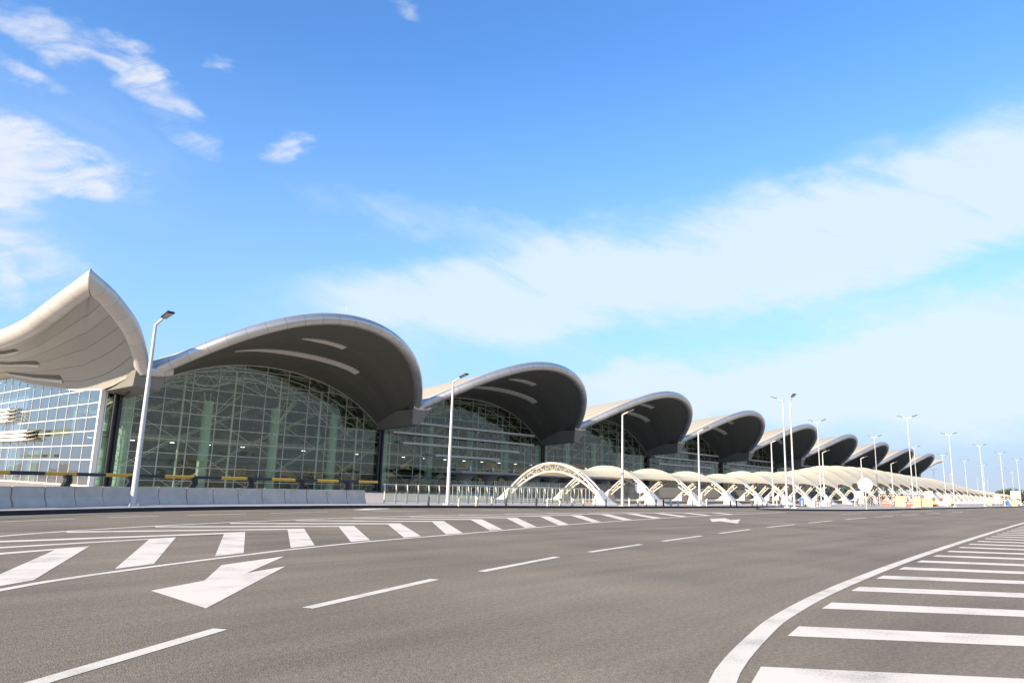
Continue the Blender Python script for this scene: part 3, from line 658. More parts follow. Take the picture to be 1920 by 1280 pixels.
# piers: bracket, twin columns and the saddle between two petals
def pier_mbs(x):
    br = MB()
    br.hexa([(x - 0.95, 65.9, 8.25), (x + 0.15, 65.9, 8.25), (x + 0.25, YF + 0.2, 7.75), (x - 0.55, YF + 0.2, 7.75)],
            [(x - 1.2, 65.6, 10.0), (x + 1.55, 65.6, 10.0), (x + 1.3, YF + 0.4, 10.0), (x - 1.1, YF + 0.4, 10.0)])
    cl = MB()
    for d in (-0.28, 0.22): cl.tube([(x + d, YF - 0.32, 0.1), (x + d, YF - 0.32, 8.0)], 0.16, 10)
    cl.box((x - 0.03, YF - 0.15, 4.0), (0.6, 0.1, 7.6))
    sd_ = MB(); sd_.tube([(x - 1.15, 66.0, 10.45), (x - 0.5, 65.95, 10.28), (x + 0.2, 65.95, 10.25), (x + 0.9, 65.95, 10.28), (x + 1.5, 66.0, 10.45)], 0.52, 16, uv=True)
    return br, cl, sd_
for n in range(1, 10):
    x = X0 + BAY * n
    if n == 1:
        br, cl, sd_ = pier_mbs(x)
        pp = [part(br, 'pier_bracket', M['bracket'], T), part(cl, 'pier_column', M['black'], T), part(sd_, 'roof_saddle', M['rim'], T)]
    else:
        for o in pp: c = copy_tree(o, T); c.location.x += BAY * (n - 1)
# corner pier
br = MB(); br.hexa([(25.95, 66.2, 9.0), (28.3, 66.2, 8.85), (28.3, YF + 0.2, 8.5), (26.2, YF + 0.2, 8.95)], [(25.9, 65.8, 10.4), (28.6, 65.8, 10.3), (28.6, YF + 0.4, 10.2), (25.95, YF + 0.4, 10.4)])
part(br, 'pier_bracket', M['bracket'], T)
cl = MB()
for d in (-0.2, 0.3): cl.tube([(27.3 + d, YF - 0.32, 0.1), (27.3 + d, YF - 0.32, 9.2)], 0.17, 10)
cl.box((27.35, YF - 0.15, 4.4), (0.6, 0.1, 8.6)); part(cl, 'pier_column', M['black'], T)
sd_ = MB(); sd_.tube([(26.45, 65.9, 10.5), (26.8, 65.8, 10.46), (27.2, 65.75, 10.45), (28.1, 65.75, 10.5), (28.9, 65.7, 10.7)], 0.52, 16, uv=True); part(sd_, 'roof_saddle', M['rim'], T)

# corner wing
FRONTPTS = [(26.7, 66.0, 10.35), (26.26, 65.75, 10.85), (25.85, 65.2, 11.5), (25.1, 64.3, 12.37), (24.22, 63.4, 13.28), (23.27, 62.5, 13.91), (22.07, 61.6, 14.63), (20.8, 60.7, 15.29), (19.37, 59.7, 15.76)]
def wing(mirror=None):
    fx = (lambda v: Vector((mirror - v.x, v.y, v.z))) if mirror else (lambda v: v)
    fr0 = [Vector(p) for p in FRONTPTS]; fr0 = [fr0[0]] + fr0 + [fr0[-1] + (fr0[-1] - fr0[-2])]; front = []
    for i in range(1, len(fr0) - 2):
        a, b, c, d = fr0[i - 1], fr0[i], fr0[i + 1], fr0[i + 2]
        for k in range(3):
            t = k / 3; front.append(0.5 * ((2 * b) + (c - a) * t + (2 * a - 5 * b + 4 * c - d) * t * t + (3 * b - a - 3 * c + d) * t ** 3))
    front.append(fr0[-2])
    pk = front[-1]
    side0 = [pk, pk.lerp(Vector((18.5, 70.4, 13.2)), 0.3), pk.lerp(Vector((18.5, 70.4, 13.2)), 0.62), pk.lerp(Vector((18.5, 70.4, 13.2)), 0.9), Vector((18.35, 75.0, 13.0)), Vector((18.1, 81, 13.1)), Vector((18.0, 90, 13.7)), Vector((18.0, 102, 15.0)), Vector((18.0, 116, 16.5)), Vector((18.0, 135, 17.5))]
    side = []
    for i in range(len(side0) - 1):
        a, b, c, d = side0[max(i - 1, 0)], side0[i], side0[i + 1], side0[min(i + 2, len(side0) - 1)]
        if i == 0: a = b - (c - b)
        for k in range(5):
            t = k / 5; side.append(0.5 * ((2 * b) + (c - a) * t + (2 * a - 5 * b + 4 * c - d) * t * t + (3 * b - a - 3 * c + d) * t ** 3))
    side.append(side0[-1])
    gl0 = [(25.95, 66.3, 10.0), (25.95, 68.0, 9.75), (25.95, 70.5, 9.3), (25.9, 73.0, 9.02), (25.9, 79.0, 9.25), (25.9, 86.0, 9.95), (25.9, 94, 10.9), (25.9, 106, 12.8), (25.9, 120, 14.5), (25.9, 135, 15.5)]
    rimp = front + side[1:]
    nf, ns = len(front), len(side) - 1
    def along(pts, u):
        P = [Vector(p) for p in pts]; d = [0]
        for a, b in zip(P, P[1:]): d.append(d[-1] + (b - a).length)
        s = u * d[-1]
        for i in range(len(P) - 1):
            if s <= d[i + 1] + 1e-6: f = (s - d[i]) / (d[i + 1] - d[i]); return P[i] + (P[i + 1] - P[i]) * f
        return P[-1]
    A = [along(gl0[:5], i / (nf - 1)) for i in range(nf)]
    B_ = [along(gl0[4:], 1 - (1 - (i + 1) / ns)) for i in range(ns)]
    glp = A + B_
    TS = [j / 12 for j in range(13)]
    def S(i, t):
        a = glp[i]; b = rimp[i] + (Vector((0.35, 0.3, -0.45)) if i >= nf else Vector((0.1, 0.45, -0.5)))
        p = a + (b - a) * t
        p.z = a.z + (b.z - a.z) * (0.1 * t + 0.9 * t ** 0.80) - 0.15 * math.sin(PI * t) * (0 if i < 4 else 1)
        return p
    mb = MB(); du = [0]
    for a, b in zip(rimp, rimp[1:]): du.append(du[-1] + (b - a).length)
    mb.grid([[fx(S(i, t)) for i in range(len(rimp))] for t in TS], uv=lambda i, k: (du[k], S(k, TS[i]).x), mi=0)
    top = [[fx(p + Vector((0.3, 0.3, 0.5))) for p in rimp], [fx(Vector((min(p.x + 7, 29.0), max(p.y, 66) + 7, p.z * 0.4 + 6.6))) for p in rimp], [fx(Vector((34.0, max(p.y + 14, 90), 12.2))) for p in rimp]]
    mb.grid(top, uv=lambda i, k: (du[k], i * 9.0), mi=1)
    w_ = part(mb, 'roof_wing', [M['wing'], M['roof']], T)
    rb = MB(); n1 = len(front)
    ta, tb = (front[-1] - front[-2]).normalized(), (side[1] - pk).normalized(); pn = (ta + tb).normalized(); pn = (ta - tb).normalized() if abs(ta.dot(pn)) < 0.05 else pn
    mn = (tb - ta); mn = (ta + tb).normalized()
    def mitred(path, end, t):
        m = MB(); m.tube(path, 0.74, 20, caps=False, radii=[0.58 + (0.16 if end else 0.22) * min(1, ((p - path[0 if end else -1]).length) / 6) for p in path], uv=True)
        idx = range(len(m.v) - 20, len(m.v)) if end else range(20)
        for i in idx: m.v[i] = m.v[i] + t * ((pk - m.v[i]).dot(mn) / t.dot(mn))
        m.v = [fx(v) for v in m.v]
        o_ = len(rb.v); rb.v += m.v
        for q, f in enumerate(m.f): rb.uv[len(rb.f)] = m.uv[q]; rb.f.append([j + o_ for j in f]); rb.sm.append(True); rb.mi.append(0)
    mitred(front, True, ta); mitred([pk] + side[1:], False, tb)
    part(rb, 'rim', M['rim_wing'], w_, T)
    if not mirror:
        for (i0, i1, ta_, tk) in ((28, 54, 0.08, 0.004), (35, 56, 0.36, 0.012), (42, 56, 0.76, 0.006)):
            s_ = MB(); d_ = MB(); A1, B1, C1, D1 = [], [], [], []
            for i in range(i0, min(i1, len(rimp) - 1) + 1):
                t0 = ta_ + tk * (i - i0); lo = S(i, t0)
                A1.append(lo + Vector((0, 0, 0.05))); B1.append(lo + Vector((-0.02, 0, -0.14))); 
                C1.append(S(i, t0 + 0.03) + Vector((-0.02, 0, -0.12))); D1.append(S(i, t0 + 0.03) + Vector((0, 0, 0.02)))
            s_.grid([A1, B1, C1, D1], smooth=False)
            sl2 = part(s_, 'light_slot', M['slot'], w_, T)
            q0 = [S(i, ta_ + tk * (i - i0) + 0.03) + Vector((-0.03, 0, -0.03)) for i in range(i0, min(i1, len(rimp) - 1) + 1)]; q1 = [S(i, ta_ + tk * (i - i0) + 0.085 * (0.35 if i == i0 else 1)) + Vector((-0.03, 0, -0.03)) for i in range(i0, min(i1, len(rimp) - 1) + 1)]
            d_.grid([q0, q1], smooth=False); part(d_, 'slot_shade', M['slot_dark'], w_, T)
    return S, rimp, glp
WING = wing()
wing(mirror=26.6 + X0 + BAY * 9)

# side glass wall (faces -X)
gm = MB(); side_top = [(73.0, 9.05), (79, 9.35), (86, 10.05), (94, 11.0), (106, 12.9), (120, 14.6), (135, 15.6)]
def zs(y):
    for (a, za), (b, zb) in zip(side_top, side_top[1:]):
        if a <= y <= b: return za + (zb - za) * (y - a) / (b - a)
    return 15.6
ys_ = [73 + i * 2 for i in range(32)]
gm.grid([[(X0, y, 0.15) for y in ys_], [(X0, y, zs(y) + 0.15) for y in ys_]], smooth=False)
SW = part(gm, 'glass_wall', M['glass_side'], T)
mm = MB(); y = 72.95 + 2.78
while y < 132: mm.box((X0 - 0.0, y, (zs(y) + 0.15) / 2), (0.08, 0.068, zs(y) - 0.15)); y += 2.78
z = 1.25
while z < 14:
    ya = 73.0
    while zs(ya) < z and ya < 135: ya += 0.1
    if ya < 132: mm.box((X0 - 0.003, (ya + 134) / 2, z), (0.08, 134 - ya, 0.072))
    z += 1.325
mm.box((X0 - 0.06, 103.5, 0.2), (0.14, 61, 0.12))
for a, b in zip(ys_, ys_[1:]): mm.bar((X0 - 0.06, a, zs(a)), (X0 - 0.06, b, zs(b)), 0.16, 0.12)
part(mm, 'mullion_grid', M['mull_w'], SW, T)
fr = MB(); fr.box((X0 + 0.12, YF - 0.12, 4.6), (0.42, 0.34, 9.0)); fr.box((X0 + 0.46, YF - 0.10, 4.55), (0.10, 0.22, 8.9)); part(fr, 'corner_post', M['mull_w'], T)
# end hall seen through the side glass
eh = MB(); eh.box((44, 115, 0.08), (36, 40, 0.12)); eh.box((45, 118, 4.9), (30, 36, 0.4)); part(eh, 'hall_floor', M['hallfloor'], T)
eh = MB(); eh.grid([[(38, 94, 0.1), (38, 134, 0.1)], [(38, 94, 12), (38, 134, 12)]], smooth=False); part(eh, 'hall_partition', mat('pale_blue_partition', (0.42, 0.52, 0.56), 0.7, var=0.1), T)
tp = MB(); tp.box((X0 + 0.9, 95.4, 1.85), (0.15, 9.6, 3.5)); part(tp, 'service_panel', mat('mint_panel', (0.30, 0.56, 0.46), 0.6, var=0.06), T)
for y in (80, 88.4, 96.8, 105.2, 113.6): ec = MB(); ec.tube([(X0 + 3.4, y, 0.1), (X0 + 3.4, y, 9)], 0.45, 12); part(ec, 'hall_column', M['teal'], T)
# louvre bands on the side glass
for (y0, y1, z0, k) in ((88.6, 112, 4.55, 3), (95.8, 116, 6.75, 4)):
    lv = MB()
    for i in range(k):
        zz = z0 + 0.42 * i
        lv.hexa([(X0 - 0.95, y0 + 0.9, zz - 0.02), (X0 - 0.15, y0 + 0.9, zz + 0.20), (X0 - 0.15, y1, zz + 0.20), (X0 - 0.95, y1, zz - 0.02)], [(X0 - 0.95, y0 + 0.9, zz + 0.26), (X0 - 0.15, y0 + 0.9, zz + 0.30), (X0 - 0.15, y1, zz + 0.30), (X0 - 0.95, y1, zz + 0.26)])
    lo_ = part(lv, 'louvre_band', M['mull_w'], T)
    tip = MB()
    for i in range(k):
        zz = z0 + 0.42 * i
        pts = [Vector((X0 - 0.95 + 0.8 * j / 5, y0 + 0.86 - 0.75 * math.sin(PI * 0.5 * j / 5), zz + 0.06 + 0.24 * j / 5)) for j in range(6)]
        tip.grid([[p for p in pts], [p - Vector((0, 0, 0.10)) for p in pts]], smooth=True)
        for j in range(0, 6, 1): tip.bar(pts[j], pts[j] + Vector((0.0, 0.7, -0.03)), 0.07)
    part(tip, 'louvre_tip', mat('bronze_louvre_tip', (0.28, 0.26, 0.22), 0.5, 0.4), lo_, T)
# horizontal sun fins across the second bay
for z, xa, xb, dp in ((9.0, 60.6, 89.5, 0.9), (7.55, 60.6, 89.3, 0.9), (6.3, 62.5, 86, 0.7), (4.95, 68.0, 81, 1.1)):
    for nn in range(0, 5):
        if nn in (1,): continue
        off = BAY * nn; fm = MB(); zz = z
        fm.hexa([(xa + off, YF - 0.2 - dp, zz - 0.05), (xb + off, YF - 0.2 - dp, zz - 0.05), (xb + off, YF - 0.15, zz - 0.02), (xa + off, YF - 0.15, zz - 0.02)], [(xa + off, YF - 0.2 - dp, zz + 0.22), (xb + off, YF - 0.2 - dp, zz + 0.22), (xb + off, YF - 0.15, zz + 0.25), (xa + off, YF - 0.15, zz + 0.25)])
        part(fm, 'sun_fin', M['fin'], T)
lr = MB(); q_ = RIM(-0.02, 43.27, 16.05); lr.tube([q_ + Vector((0, 1.5, 0.5)), q_ + Vector((0, 1.5, 1.9))], 0.03, 5); part(lr, 'lightning_rod', M['white'], T)

# flared entrance canopy in front of the glass
EC = wthing('entrance_canopy', (66, 68, 0.15), 'low grey entrance canopy on flared columns before the glass, behind the first white arch', 'canopy')
def flare_mb(x, y):
    mb = MB(); prof = [(0.48, 0.15), (0.46, 1.0), (0.50, 1.45), (0.66, 1.85), (1.05, 2.25), (1.6, 2.55), (2.25, 2.72)]
    rows = [[(x + r_ * math.cos(2 * PI * k / 18), y + r_ * math.sin(2 * PI * k / 18), z) for k in range(19)] for r_, z in prof]
    return mb.grid(rows)
for i in range(9):
    part(flare_mb(69.2 + 4.6 * i, 67.2), 'flared_column', M['flare'], EC)
cn = MB(); cn.box((87.4, 67.6, 2.86), (43, 6.2, 0.28)); part(cn, 'canopy_slab', M['flare'], EC)
for i in range(9):
    bl = MB(); x = 67.5 + 4.3 * i; bl.hexa([(x - 0.2, 64.6, 3.1), (x + 1.0, 66.6, 3.02), (x + 1.2, 66.5, 3.02), (x, 64.5, 3.1)], [(x - 0.2, 64.6, 3.55), (x + 1.0, 66.6, 3.1), (x + 1.2, 66.5, 3.1), (x, 64.5, 3.55)])
    part(bl, 'canopy_blade', M['white'], EC)
dk = MB(); dk.box((67.5, 70.4, 1.7), (9.0, 0.5, 0.45)); part(dk, 'door_canopy', M['bracket'], EC)

# ------------------------------------------------------------------ tensile walkway canopy
HK = [(40, 3.42), (50, 3.45), (60, 3.47), (77, 3.47), (86, 3.42), (92, 4.0), (98, 4.2), (106, 4.3), (113, 4.75), (121, 5.2), (130, 6.1), (138, 6.5), (158, 6.85), (194, 6.24), (217, 6.1), (238, 5.3), (253, 4.24), (290, 3.56), (370, 2.6)]
def HT(x):
    for (a, ha), (b, hb) in zip(HK, HK[1:]):
        if a <= x <= b: return ha + (hb - ha) * (x - a) / (b - a)
    return 2.6
WC = wthing('walkway_canopy', (51, 38.7, 0.15), 'long cream membrane walkway canopy on white truss arches beside the terminal', 'canopy')
YB = 33.45
def arch_pt(x, v, drop=0.0):
    h = HT(x); wdt = 5.25 + (h - 3.45) * 1.15; yc = YB + wdt
    zz = 0.62 + (h - 0.62 - drop) * (1 - abs(v) ** 2.0)
    return Vector((x, yc + v * (wdt - drop * 0.55), zz))
AX = [50.9 + 8.27 * i for i in range(37)]
VN = 20
for i, x in enumerate(AX):
    am = MB(); near = i < 8
    vs_ = [-1 + 2 * k / VN for k in range(VN + 1)]
    hw = 0.30
    t1 = [arch_pt(x, v) + Vector((-hw, 0, 0)) for v in vs_]; t2 = [arch_pt(x, v) + Vector((hw, 0, 0)) for v in vs_]; lo = [arch_pt(x, v, 0.70) for v in vs_]
    cr_ = 0.105 if i < 2 else 0.085; am.tube(t1, cr_, 7); am.tube(t2, cr_, 7); am.tube(lo, cr_, 7)
    for k in range(0, VN, 2):                 # zigzag lacing, one web per face, and cross ties between the outer chords
        for tt in (t1, t2):
            am.tube([lo[k], tt[k + 1]], 0.034, 5, caps=False); am.tube([tt[k + 1], lo[k + 2]], 0.034, 5, caps=False)
        am.tube([t1[k + 1], t2[k + 1]], 0.032, 5, caps=False)
        if near: am.tube([t1[k + 1], t2[min(k + 3, VN)]], 0.028, 5, caps=False)
    part(am, 'truss_arch', M['white'], WC)
    h = HT(x); wdt = 5.25 + (h - 3.45) * 1.15
    for sgn, yf in ((-1, YB), (1, YB + 2 * wdt)):
        fm = MB(); a = 0.85; o1, o2 = sgn * 0.85, -sgn * 0.62
        fm.hexa([(x - a, yf + o1, 0.14), (x + a, yf + o1, 0.14), (x + a, yf + o2, 0.14), (x - a, yf + o2, 0.14)] if sgn > 0 else [(x + a, yf + o1, 0.14), (x - a, yf + o1, 0.14), (x - a, yf + o2, 0.14), (x + a, yf + o2, 0.14)],
                [(x - a * .8, yf + o1 * 0.45, 0.4), (x + a * .8, yf + o1 * 0.45, 0.4), (x + a * .45, yf + o2 * 0.8, 1.32), (x - a * .45, yf + o2 * 0.8, 1.32)] if sgn > 0 else [(x + a * .8, yf + o1 * 0.45, 0.4), (x - a * .8, yf + o1 * 0.45, 0.4), (x - a * .45, yf + o2 * 0.8, 1.32), (x + a * .45, yf + o2 * 0.8, 1.32)])
        fo = part(fm, 'footing', M['whitec'], WC); fix_normals(fo)
for xa, xb in zip(AX, AX[1:]):
    mm = MB(); rows = []
    NU = 12
    for i in range(NU + 1):
        u = i / NU; row = []
        hh = min(1.0, max(0.0, (HT(xa + (xb - xa) * u) - 3.5) / 1.6)); lim = 0.635 + 0.17 * hh - (0.07 + 0.05 * hh) * math.sin(PI * u)
        for k in range(25):
            v = (-1 + 2 * k / 24) * lim
            p = arch_pt(xa, v) * (1 - u) + arch_pt(xb, v) * u
            sag = math.sin(PI * u)
            p.z += 0.10 - (0.68 - 0.25 * hh) * sag * (1 - 0.75 * abs(v / lim)) ; p.x = xa + (xb - xa) * u
            if abs(v) > lim * 0.93: p.z -= 0.05
            row.append(p)
        rows.append(row)
    mm.grid(rows); part(mm, 'membrane', M['membrane'], WC)

BF = wthing('bar_fence', (60, 48.5, 0.15), 'long dark grey bar fence on the plaza behind the white canopy arches', 'fence')
for i in range(24):
    x0 = 54 + i * 8.3; mb = MB(); y0 = 48.3 + max(0, min(1, (x0 - 85) / 60)) * 9.5
    y1 = 48.3 + max(0, min(1, (x0 + 8.3 - 85) / 60)) * 9.5
    for k in range(28):
        f = k / 28; mb.box((x0 + 8.3 * f, y0 + (y1 - y0) * f, 1.0), (.12, .05, 1.7))
    mb.bar((x0, y0, 1.8), (x0 + 8.3, y1, 1.8), .06, .08); mb.bar((x0, y0, .3), (x0 + 8.3, y1, .3), .06, .08)
    part(mb, 'fence_panel', M['fence_grey'], BF)

# ------------------------------------------------------------------ lamps
def head(mb, lens, o, d, up=0.35, ln=0.62, wd=0.36):
    """flat lamp head from point o along horizontal direction d, tilted up"""
    d = Vector(d).normalized(); t = (d + Vector((0, 0, up))).normalized(); n = Vector((-d.y, d.x, 0)); m = n.cross(t) * -1
    m = t.cross(n)
    a, b = o, o + t * ln
    def q(p, u, v): return p + n * u + m * v
    mb.hexa([q(a, -wd / 2 * .8, -.03), q(a, wd / 2 * .8, -.03), q(b, wd / 2, -.03), q(b, -wd / 2, -.03)], [q(a, -wd / 2 * .7, .05), q(a, wd / 2 * .7, .05), q(b, wd / 2 * .9, .035), q(b, -wd / 2 * .9, .035)])
    c = 0.82
    lens.hexa([q(a + t * .1, -wd / 2 * .6, -.045), q(a + t * .1, wd / 2 * .6, -.045), q(b - t * .08, wd / 2 * c, -.045), q(b - t * .08, -wd / 2 * c, -.045)], [q(a + t * .1, -wd / 2 * .6, -.03), q(a + t * .1, wd / 2 * .6, -.03), q(b - t * .08, wd / 2 * c, -.03), q(b - t * .08, -wd / 2 * c, -.03)])
def make_lamp(h, dirs, label, group, r0=0.135):
    o = thing('street_lamp', (0, 0, 0), label, 'lamp', group)
    pm = MB(); pm.tube([(0, 0, 0), (0, 0, 0.9), (0, 0, h)], r0, 12, radii=[r0, r0 * .96, r0 * .5]); pm.build('pole', M['lamp'], o, local=True)
    bp = MB(); bp.box((0, 0, 0.02), (0.46, 0.46, 0.04))
    for a in range(4): bp.box((0.17 * (1 if a % 2 else -1), 0.17 * (1 if a // 2 else -1), 0.07), (0.05, 0.05, 0.09))
    bp.build('base_plate', M['lamp'], o, local=True)
    for d in dirs:
        d = Vector(d); am = MB(); e = Vector((0, 0, h - 0.02)) + d * 0.62 + Vector((0, 0, 0.26))
        am.tube([(0, 0, h - 0.10), Vector((0, 0, h)) + d * 0.06, e], r0 * .5, 8, radii=[r0 * .5, r0 * .46, r0 * .38]); am.build('arm', M['lamp'], o, local=True)
        hm, lm = MB(), MB(); head(hm, lm, e - d * 0.03, d); hd = hm.build('lamp_head', M['dark'], o, local=True); lm.build('lens', M['lens'], hd, local=True)
    return o
S_ = make_lamp(8.06, [(0.1, -1, 0)], 'tall single-arm street lamp before the left corner of the terminal', 'single-arm street lamps along the pavement')
p = at(248, 948, .15); S_.location = p
def put(src, loc, sc, label, rz=0.0):
    c = copy_tree(src); c.location = loc; c.scale = (sc, sc, sc); c.rotation_euler.z = rz; c['label'] = label; return c
for (bx, by, h, lab) in ((839, 946, 7.9, 'single-arm street lamp standing behind the glass fence posts'), (1167, 948, 7.14, 'single-arm street lamp beside the right footing of the nearest white arch'), (1312, 948, 6.64, 'single-arm street lamp before the fourth petal roof')):
    put(S_, at(bx, by, .15), h / 8.06, lab)
FAR1 = 'small distant single-arm street lamp in front of the cream membrane canopy'
for tx, ty in ((1446, 829), (1542, 848), (1614, 859), (1670.6, 869)):
    q = at(tx, ty, 7.2); q.z = 0.148; put(S_, q, 7.05 / 8.06, FAR1)
p = at(1476, 951, .15)
TLm = make_lamp(10.3, [(0.05, 1, 0)], 'left of the two tall lamps at the island tip, its head turned left', 'tall lamps at the tip of the island', r0=0.11); TLm.location = p
p = at(1490, 952, .15)
TRm = make_lamp(10.2, [(-0.75, -0.66, 0)], 'right of the two tall lamps at the island tip, its head facing the road', 'tall lamps at the tip of the island', r0=0.11); TRm.location = p
D_ = make_lamp(11.4, [(0, 1, 0), (0, -1, 0)], 'double-arm lamp mast just right of the white square sign with two red-topped barriers below', 'double-arm lamp masts', r0=0.085)
put_d = [(105.9, 22.3, 'nearest double-arm lamp mast on the island, beside the yellow boards'), (137.0, 22.9, 'second double-arm lamp mast along the island kerb'), (167.8, 23.0, 'third double-arm lamp mast along the island kerb'), (197.2, 23.2, None), (230.3, 23.6, None)]
far_lab = 'thin distant double-arm lamp mast among the far row against the pale sky'
first = True
for x, y, lab in put_d + [(100.3, 32.0, 'double-arm lamp mast before the swelling of the cream canopy'), (130.1, 32.5, 'double-arm lamp mast just right of the round sign'), (160.0, 32.9, None), (189.6, 33.3, None), (219.6, 33.7, None), (247.7, 33.6, None), (298, 35, None), (332.6, 36, None), (369.3, 62.4, None), (316.4, 59, None), (437.6, 62.3, None), (485.5, 64.2, None), (522.6, 60.2, None)]:
    lab = lab or far_lab
    if first: D_.location = (x, y, .145); D_['label'] = lab; first = False
    else: put(D_, (x, y, .145), 0.94 if 32 <= y < 34 else 1.0, lab)

# ------------------------------------------------------------------ glass fence beside the barrier
GF = wthing('glass_fence', (30, 35.9, 0.15), 'glass fence with bent-topped white posts running right from the concrete barrier', 'fence')
fa, fb = Vector((29.7, 35.75, 0.148)), Vector((49.2, 34.55, 0.148)); nfp = 22
ft = (fb - fa).normalized(); fn = Vector((-ft.y, ft.x, 0))
pm_proto = None
for i in range(nfp + 1):
    p = fa + (fb - fa) * (i / nfp); mb = MB()
    mb.tube([p, p + Vector((0, 0, 1.0)), p + Vector((0, 0, 1.1)) + fn * 0.03, p + Vector((0, 0, 1.16)) + fn * 0.12 + ft * 0.08], 0.045, 6)
    for z in (0.25, 0.8): mb.box(p + Vector((0, 0, z)) - fn * 0.05, (0.08, 0.05, 0.06))
    part(mb, 'post', M['white'], GF)
for i in range(nfp):
    a = fa + (fb - fa) * ((i + .04) / nfp) + fn * 0.14; b = fa + (fb - fa) * ((i + .96) / nfp) + fn * 0.14; mb = MB()
    mb.poly([a + Vector((0, 0, .1)), b + Vector((0, 0, .1)), b + Vector((0, 0, 1.55)), a + Vector((0, 0, 1.55))])
    part(mb, 'glass_panel', M['glass_clear'], GF)
mb = MB(); mb.tube([fa + Vector((0, 0, 1.17)) + fn * .13, fb + Vector((0, 0, 1.17)) + fn * .13], 0.03, 6); mb.tube([fa + Vector((0, 0, .12)) + fn * .11, fb + Vector((0, 0, .12)) + fn * .11], 0.02, 6); part(mb, 'top_rail', M['mull'], GF)
# white rail fence further back
RF = wthing('rail_fence', (42, 41, 0.15), 'white upright rail fence standing behind the nearest white arch', 'fence')
for i in range(36):
    x = 40.5 + i * 0.42; y = 40.6 - i * 0.10; mb = MB(); mb.tube([(x, y, .148), (x, y, 1.35)], 0.028, 5); part(mb, 'upright', M['white'], RF)
mb = MB(); mb.tube([(40.4, 40.6, 1.36), (55.3, 37.1, 1.36)], 0.03, 6); mb.tube([(40.4, 40.6, 0.3), (55.3, 37.1, 0.3)], 0.025, 6); part(mb, 'rail', M['white'], RF)

# ------------------------------------------------------------------ bollards
bb = MB(); bb.tube([(0, 0, 0), (0, 0, .5), (0, 0, .54)], .065, 10, radii=[.065, .065, .05]); BLK = bb.build('bollard', M['black']); tag(BLK, 'low black bollard standing on the pavement behind the dark kerb', 'bollard', 'black bollards')
for i, (x, y) in enumerate(((803, 947.2), (949, 948.4), (1005, 948.6), (1136, 948.6), (1230, 948.4), (1244, 948.4), (1370, 948.2), (1381, 948.2))):
    o = BLK if i == 0 else BLK.copy()
    if i: COL.objects.link(o)
    o.location = at(x, y, .148)
def white_bollard(label, seed):
    rn = random.Random(seed); o = thing('wrapped_bollard', (0, 0, 0), label, 'bollard', 'white wrapped bollards')
    mb = MB(); mb.tube([(0, 0, 0.0), (0, 0, .10), (0.0, 0, .34), (.01, 0, .42), (.03, 0, .52)], .07, 8, radii=[.075, .085, .07, .09, .04]); mb.build('wrapping', M['white'], o, local=True)
    m2 = MB(); m2.bar((0, 0, .48), (-.16, .05, .42), .05, .09); m2.bar((0.0, 0, .5), (.08, .0, .60), .06, .08); m2.build('loose_sheet', M['white'], o, local=True)
    return o
WB = white_bollard('bollard wrapped in white sheeting on the pavement by the kerb', 1)
for i, x in enumerate((860, 893, 922, 1026.5, 1050, 1072.6, 1093.7, 1115, 1180, 1196, 1212, 1258, 1271.6, 1298, 1325, 1410, 1419.5, 1429, 1438, 1457, 1465, 1504, 1511)):
    o = WB if i == 0 else copy_tree(WB); o.location = at(x, 948.3, .148); o.rotation_euler.z = i * 1.7; s = 0.85 + 0.3 * ((i * 37) % 10) / 10; o.scale = (s, s, s)

# ------------------------------------------------------------------ signs (seen from behind)
def sign_post(mb, x, y, z0, z1, r=.045): mb.tube([(x, y, z0), (x, y, z1)], r, 8)
def face_dir(p): return Vector((p.x, p.y, 0)).normalized()
p = at(1625, 954.5, .146)
RS = thing('round_sign', p, 'round white sign disc on a pole at the island kerb', 'sign', rz=-PI / 2 + math.atan2(p.y, p.x))
mb = MB(); sign_post(mb, 0, .06, 0, 3.05, .055); mb.build('pole', M['white'], RS, local=True)
mb = MB(); mb.tube([(0, 0, 2.42), (0, -.03, 2.42)], .66, 36, smooth=False); mb.build('disc', M['signw'], RS, local=True)
mb = MB(); mb.box((0, -.045, 2.42), (.5, .02, .05)); mb.box((0, -.045, 2.65), (.4, .02, .05)); mb.build('back_bracket', M['lamp'], RS, local=True)
p2 = at(1200, 948.4, .148)
R2 = copy_tree(RS); R2.location = p2; R2.rotation_euler.z = -PI / 2 + math.atan2(p2.y, p2.x); R2.scale = (.62, .62, .58); R2['label'] = 'smaller round white sign disc among the first canopy arches'
for o_ in (RS, R2): o_['group'] = 'round sign discs'
def square_sign(px, py, wpx, hpx, toppx, label, posts=2, z=.146):
    p = at(px, py, z); dep = -((ROT.transposed() @ (p - Vector((0, 0, EYE)))).z); k = dep / FPX
    o = thing('square_sign', p, label, 'sign', 'white square signs on the island', rz=-PI / 2 + math.atan2(p.y, p.x))
    wd, h, top = wpx * k, hpx * k, toppx * k
    mb = MB(); mb.box((0, 0, top - h / 2), (wd, .05, h)); mb.build('sign_board', M['signw'], o, local=True)
    mb = MB()
    for i in range(posts): sign_post(mb, (-.3 + .6 * i) * wd if posts > 1 else 0, .07, 0, top - .05, .05)
    mb.build('posts', M['white'], o, local=True)
square_sign(1609.5, 948, 12.5, 12, 27, 'white square sign left of the round sign')
square_sign(1743.5, 948, 13, 11.5, 27, 'white square sign above the yellow boards')
square_sign(1775.5, 947, 9, 8, 18, 'small white square sign over the low cream boards')
square_sign(1870.5, 946.5, 9, 7.5, 17.5, 'small white sign farthest along the island')
square_sign(1906.5, 948, 15.5, 13.5, 27, 'largest white square sign, before the far trees')

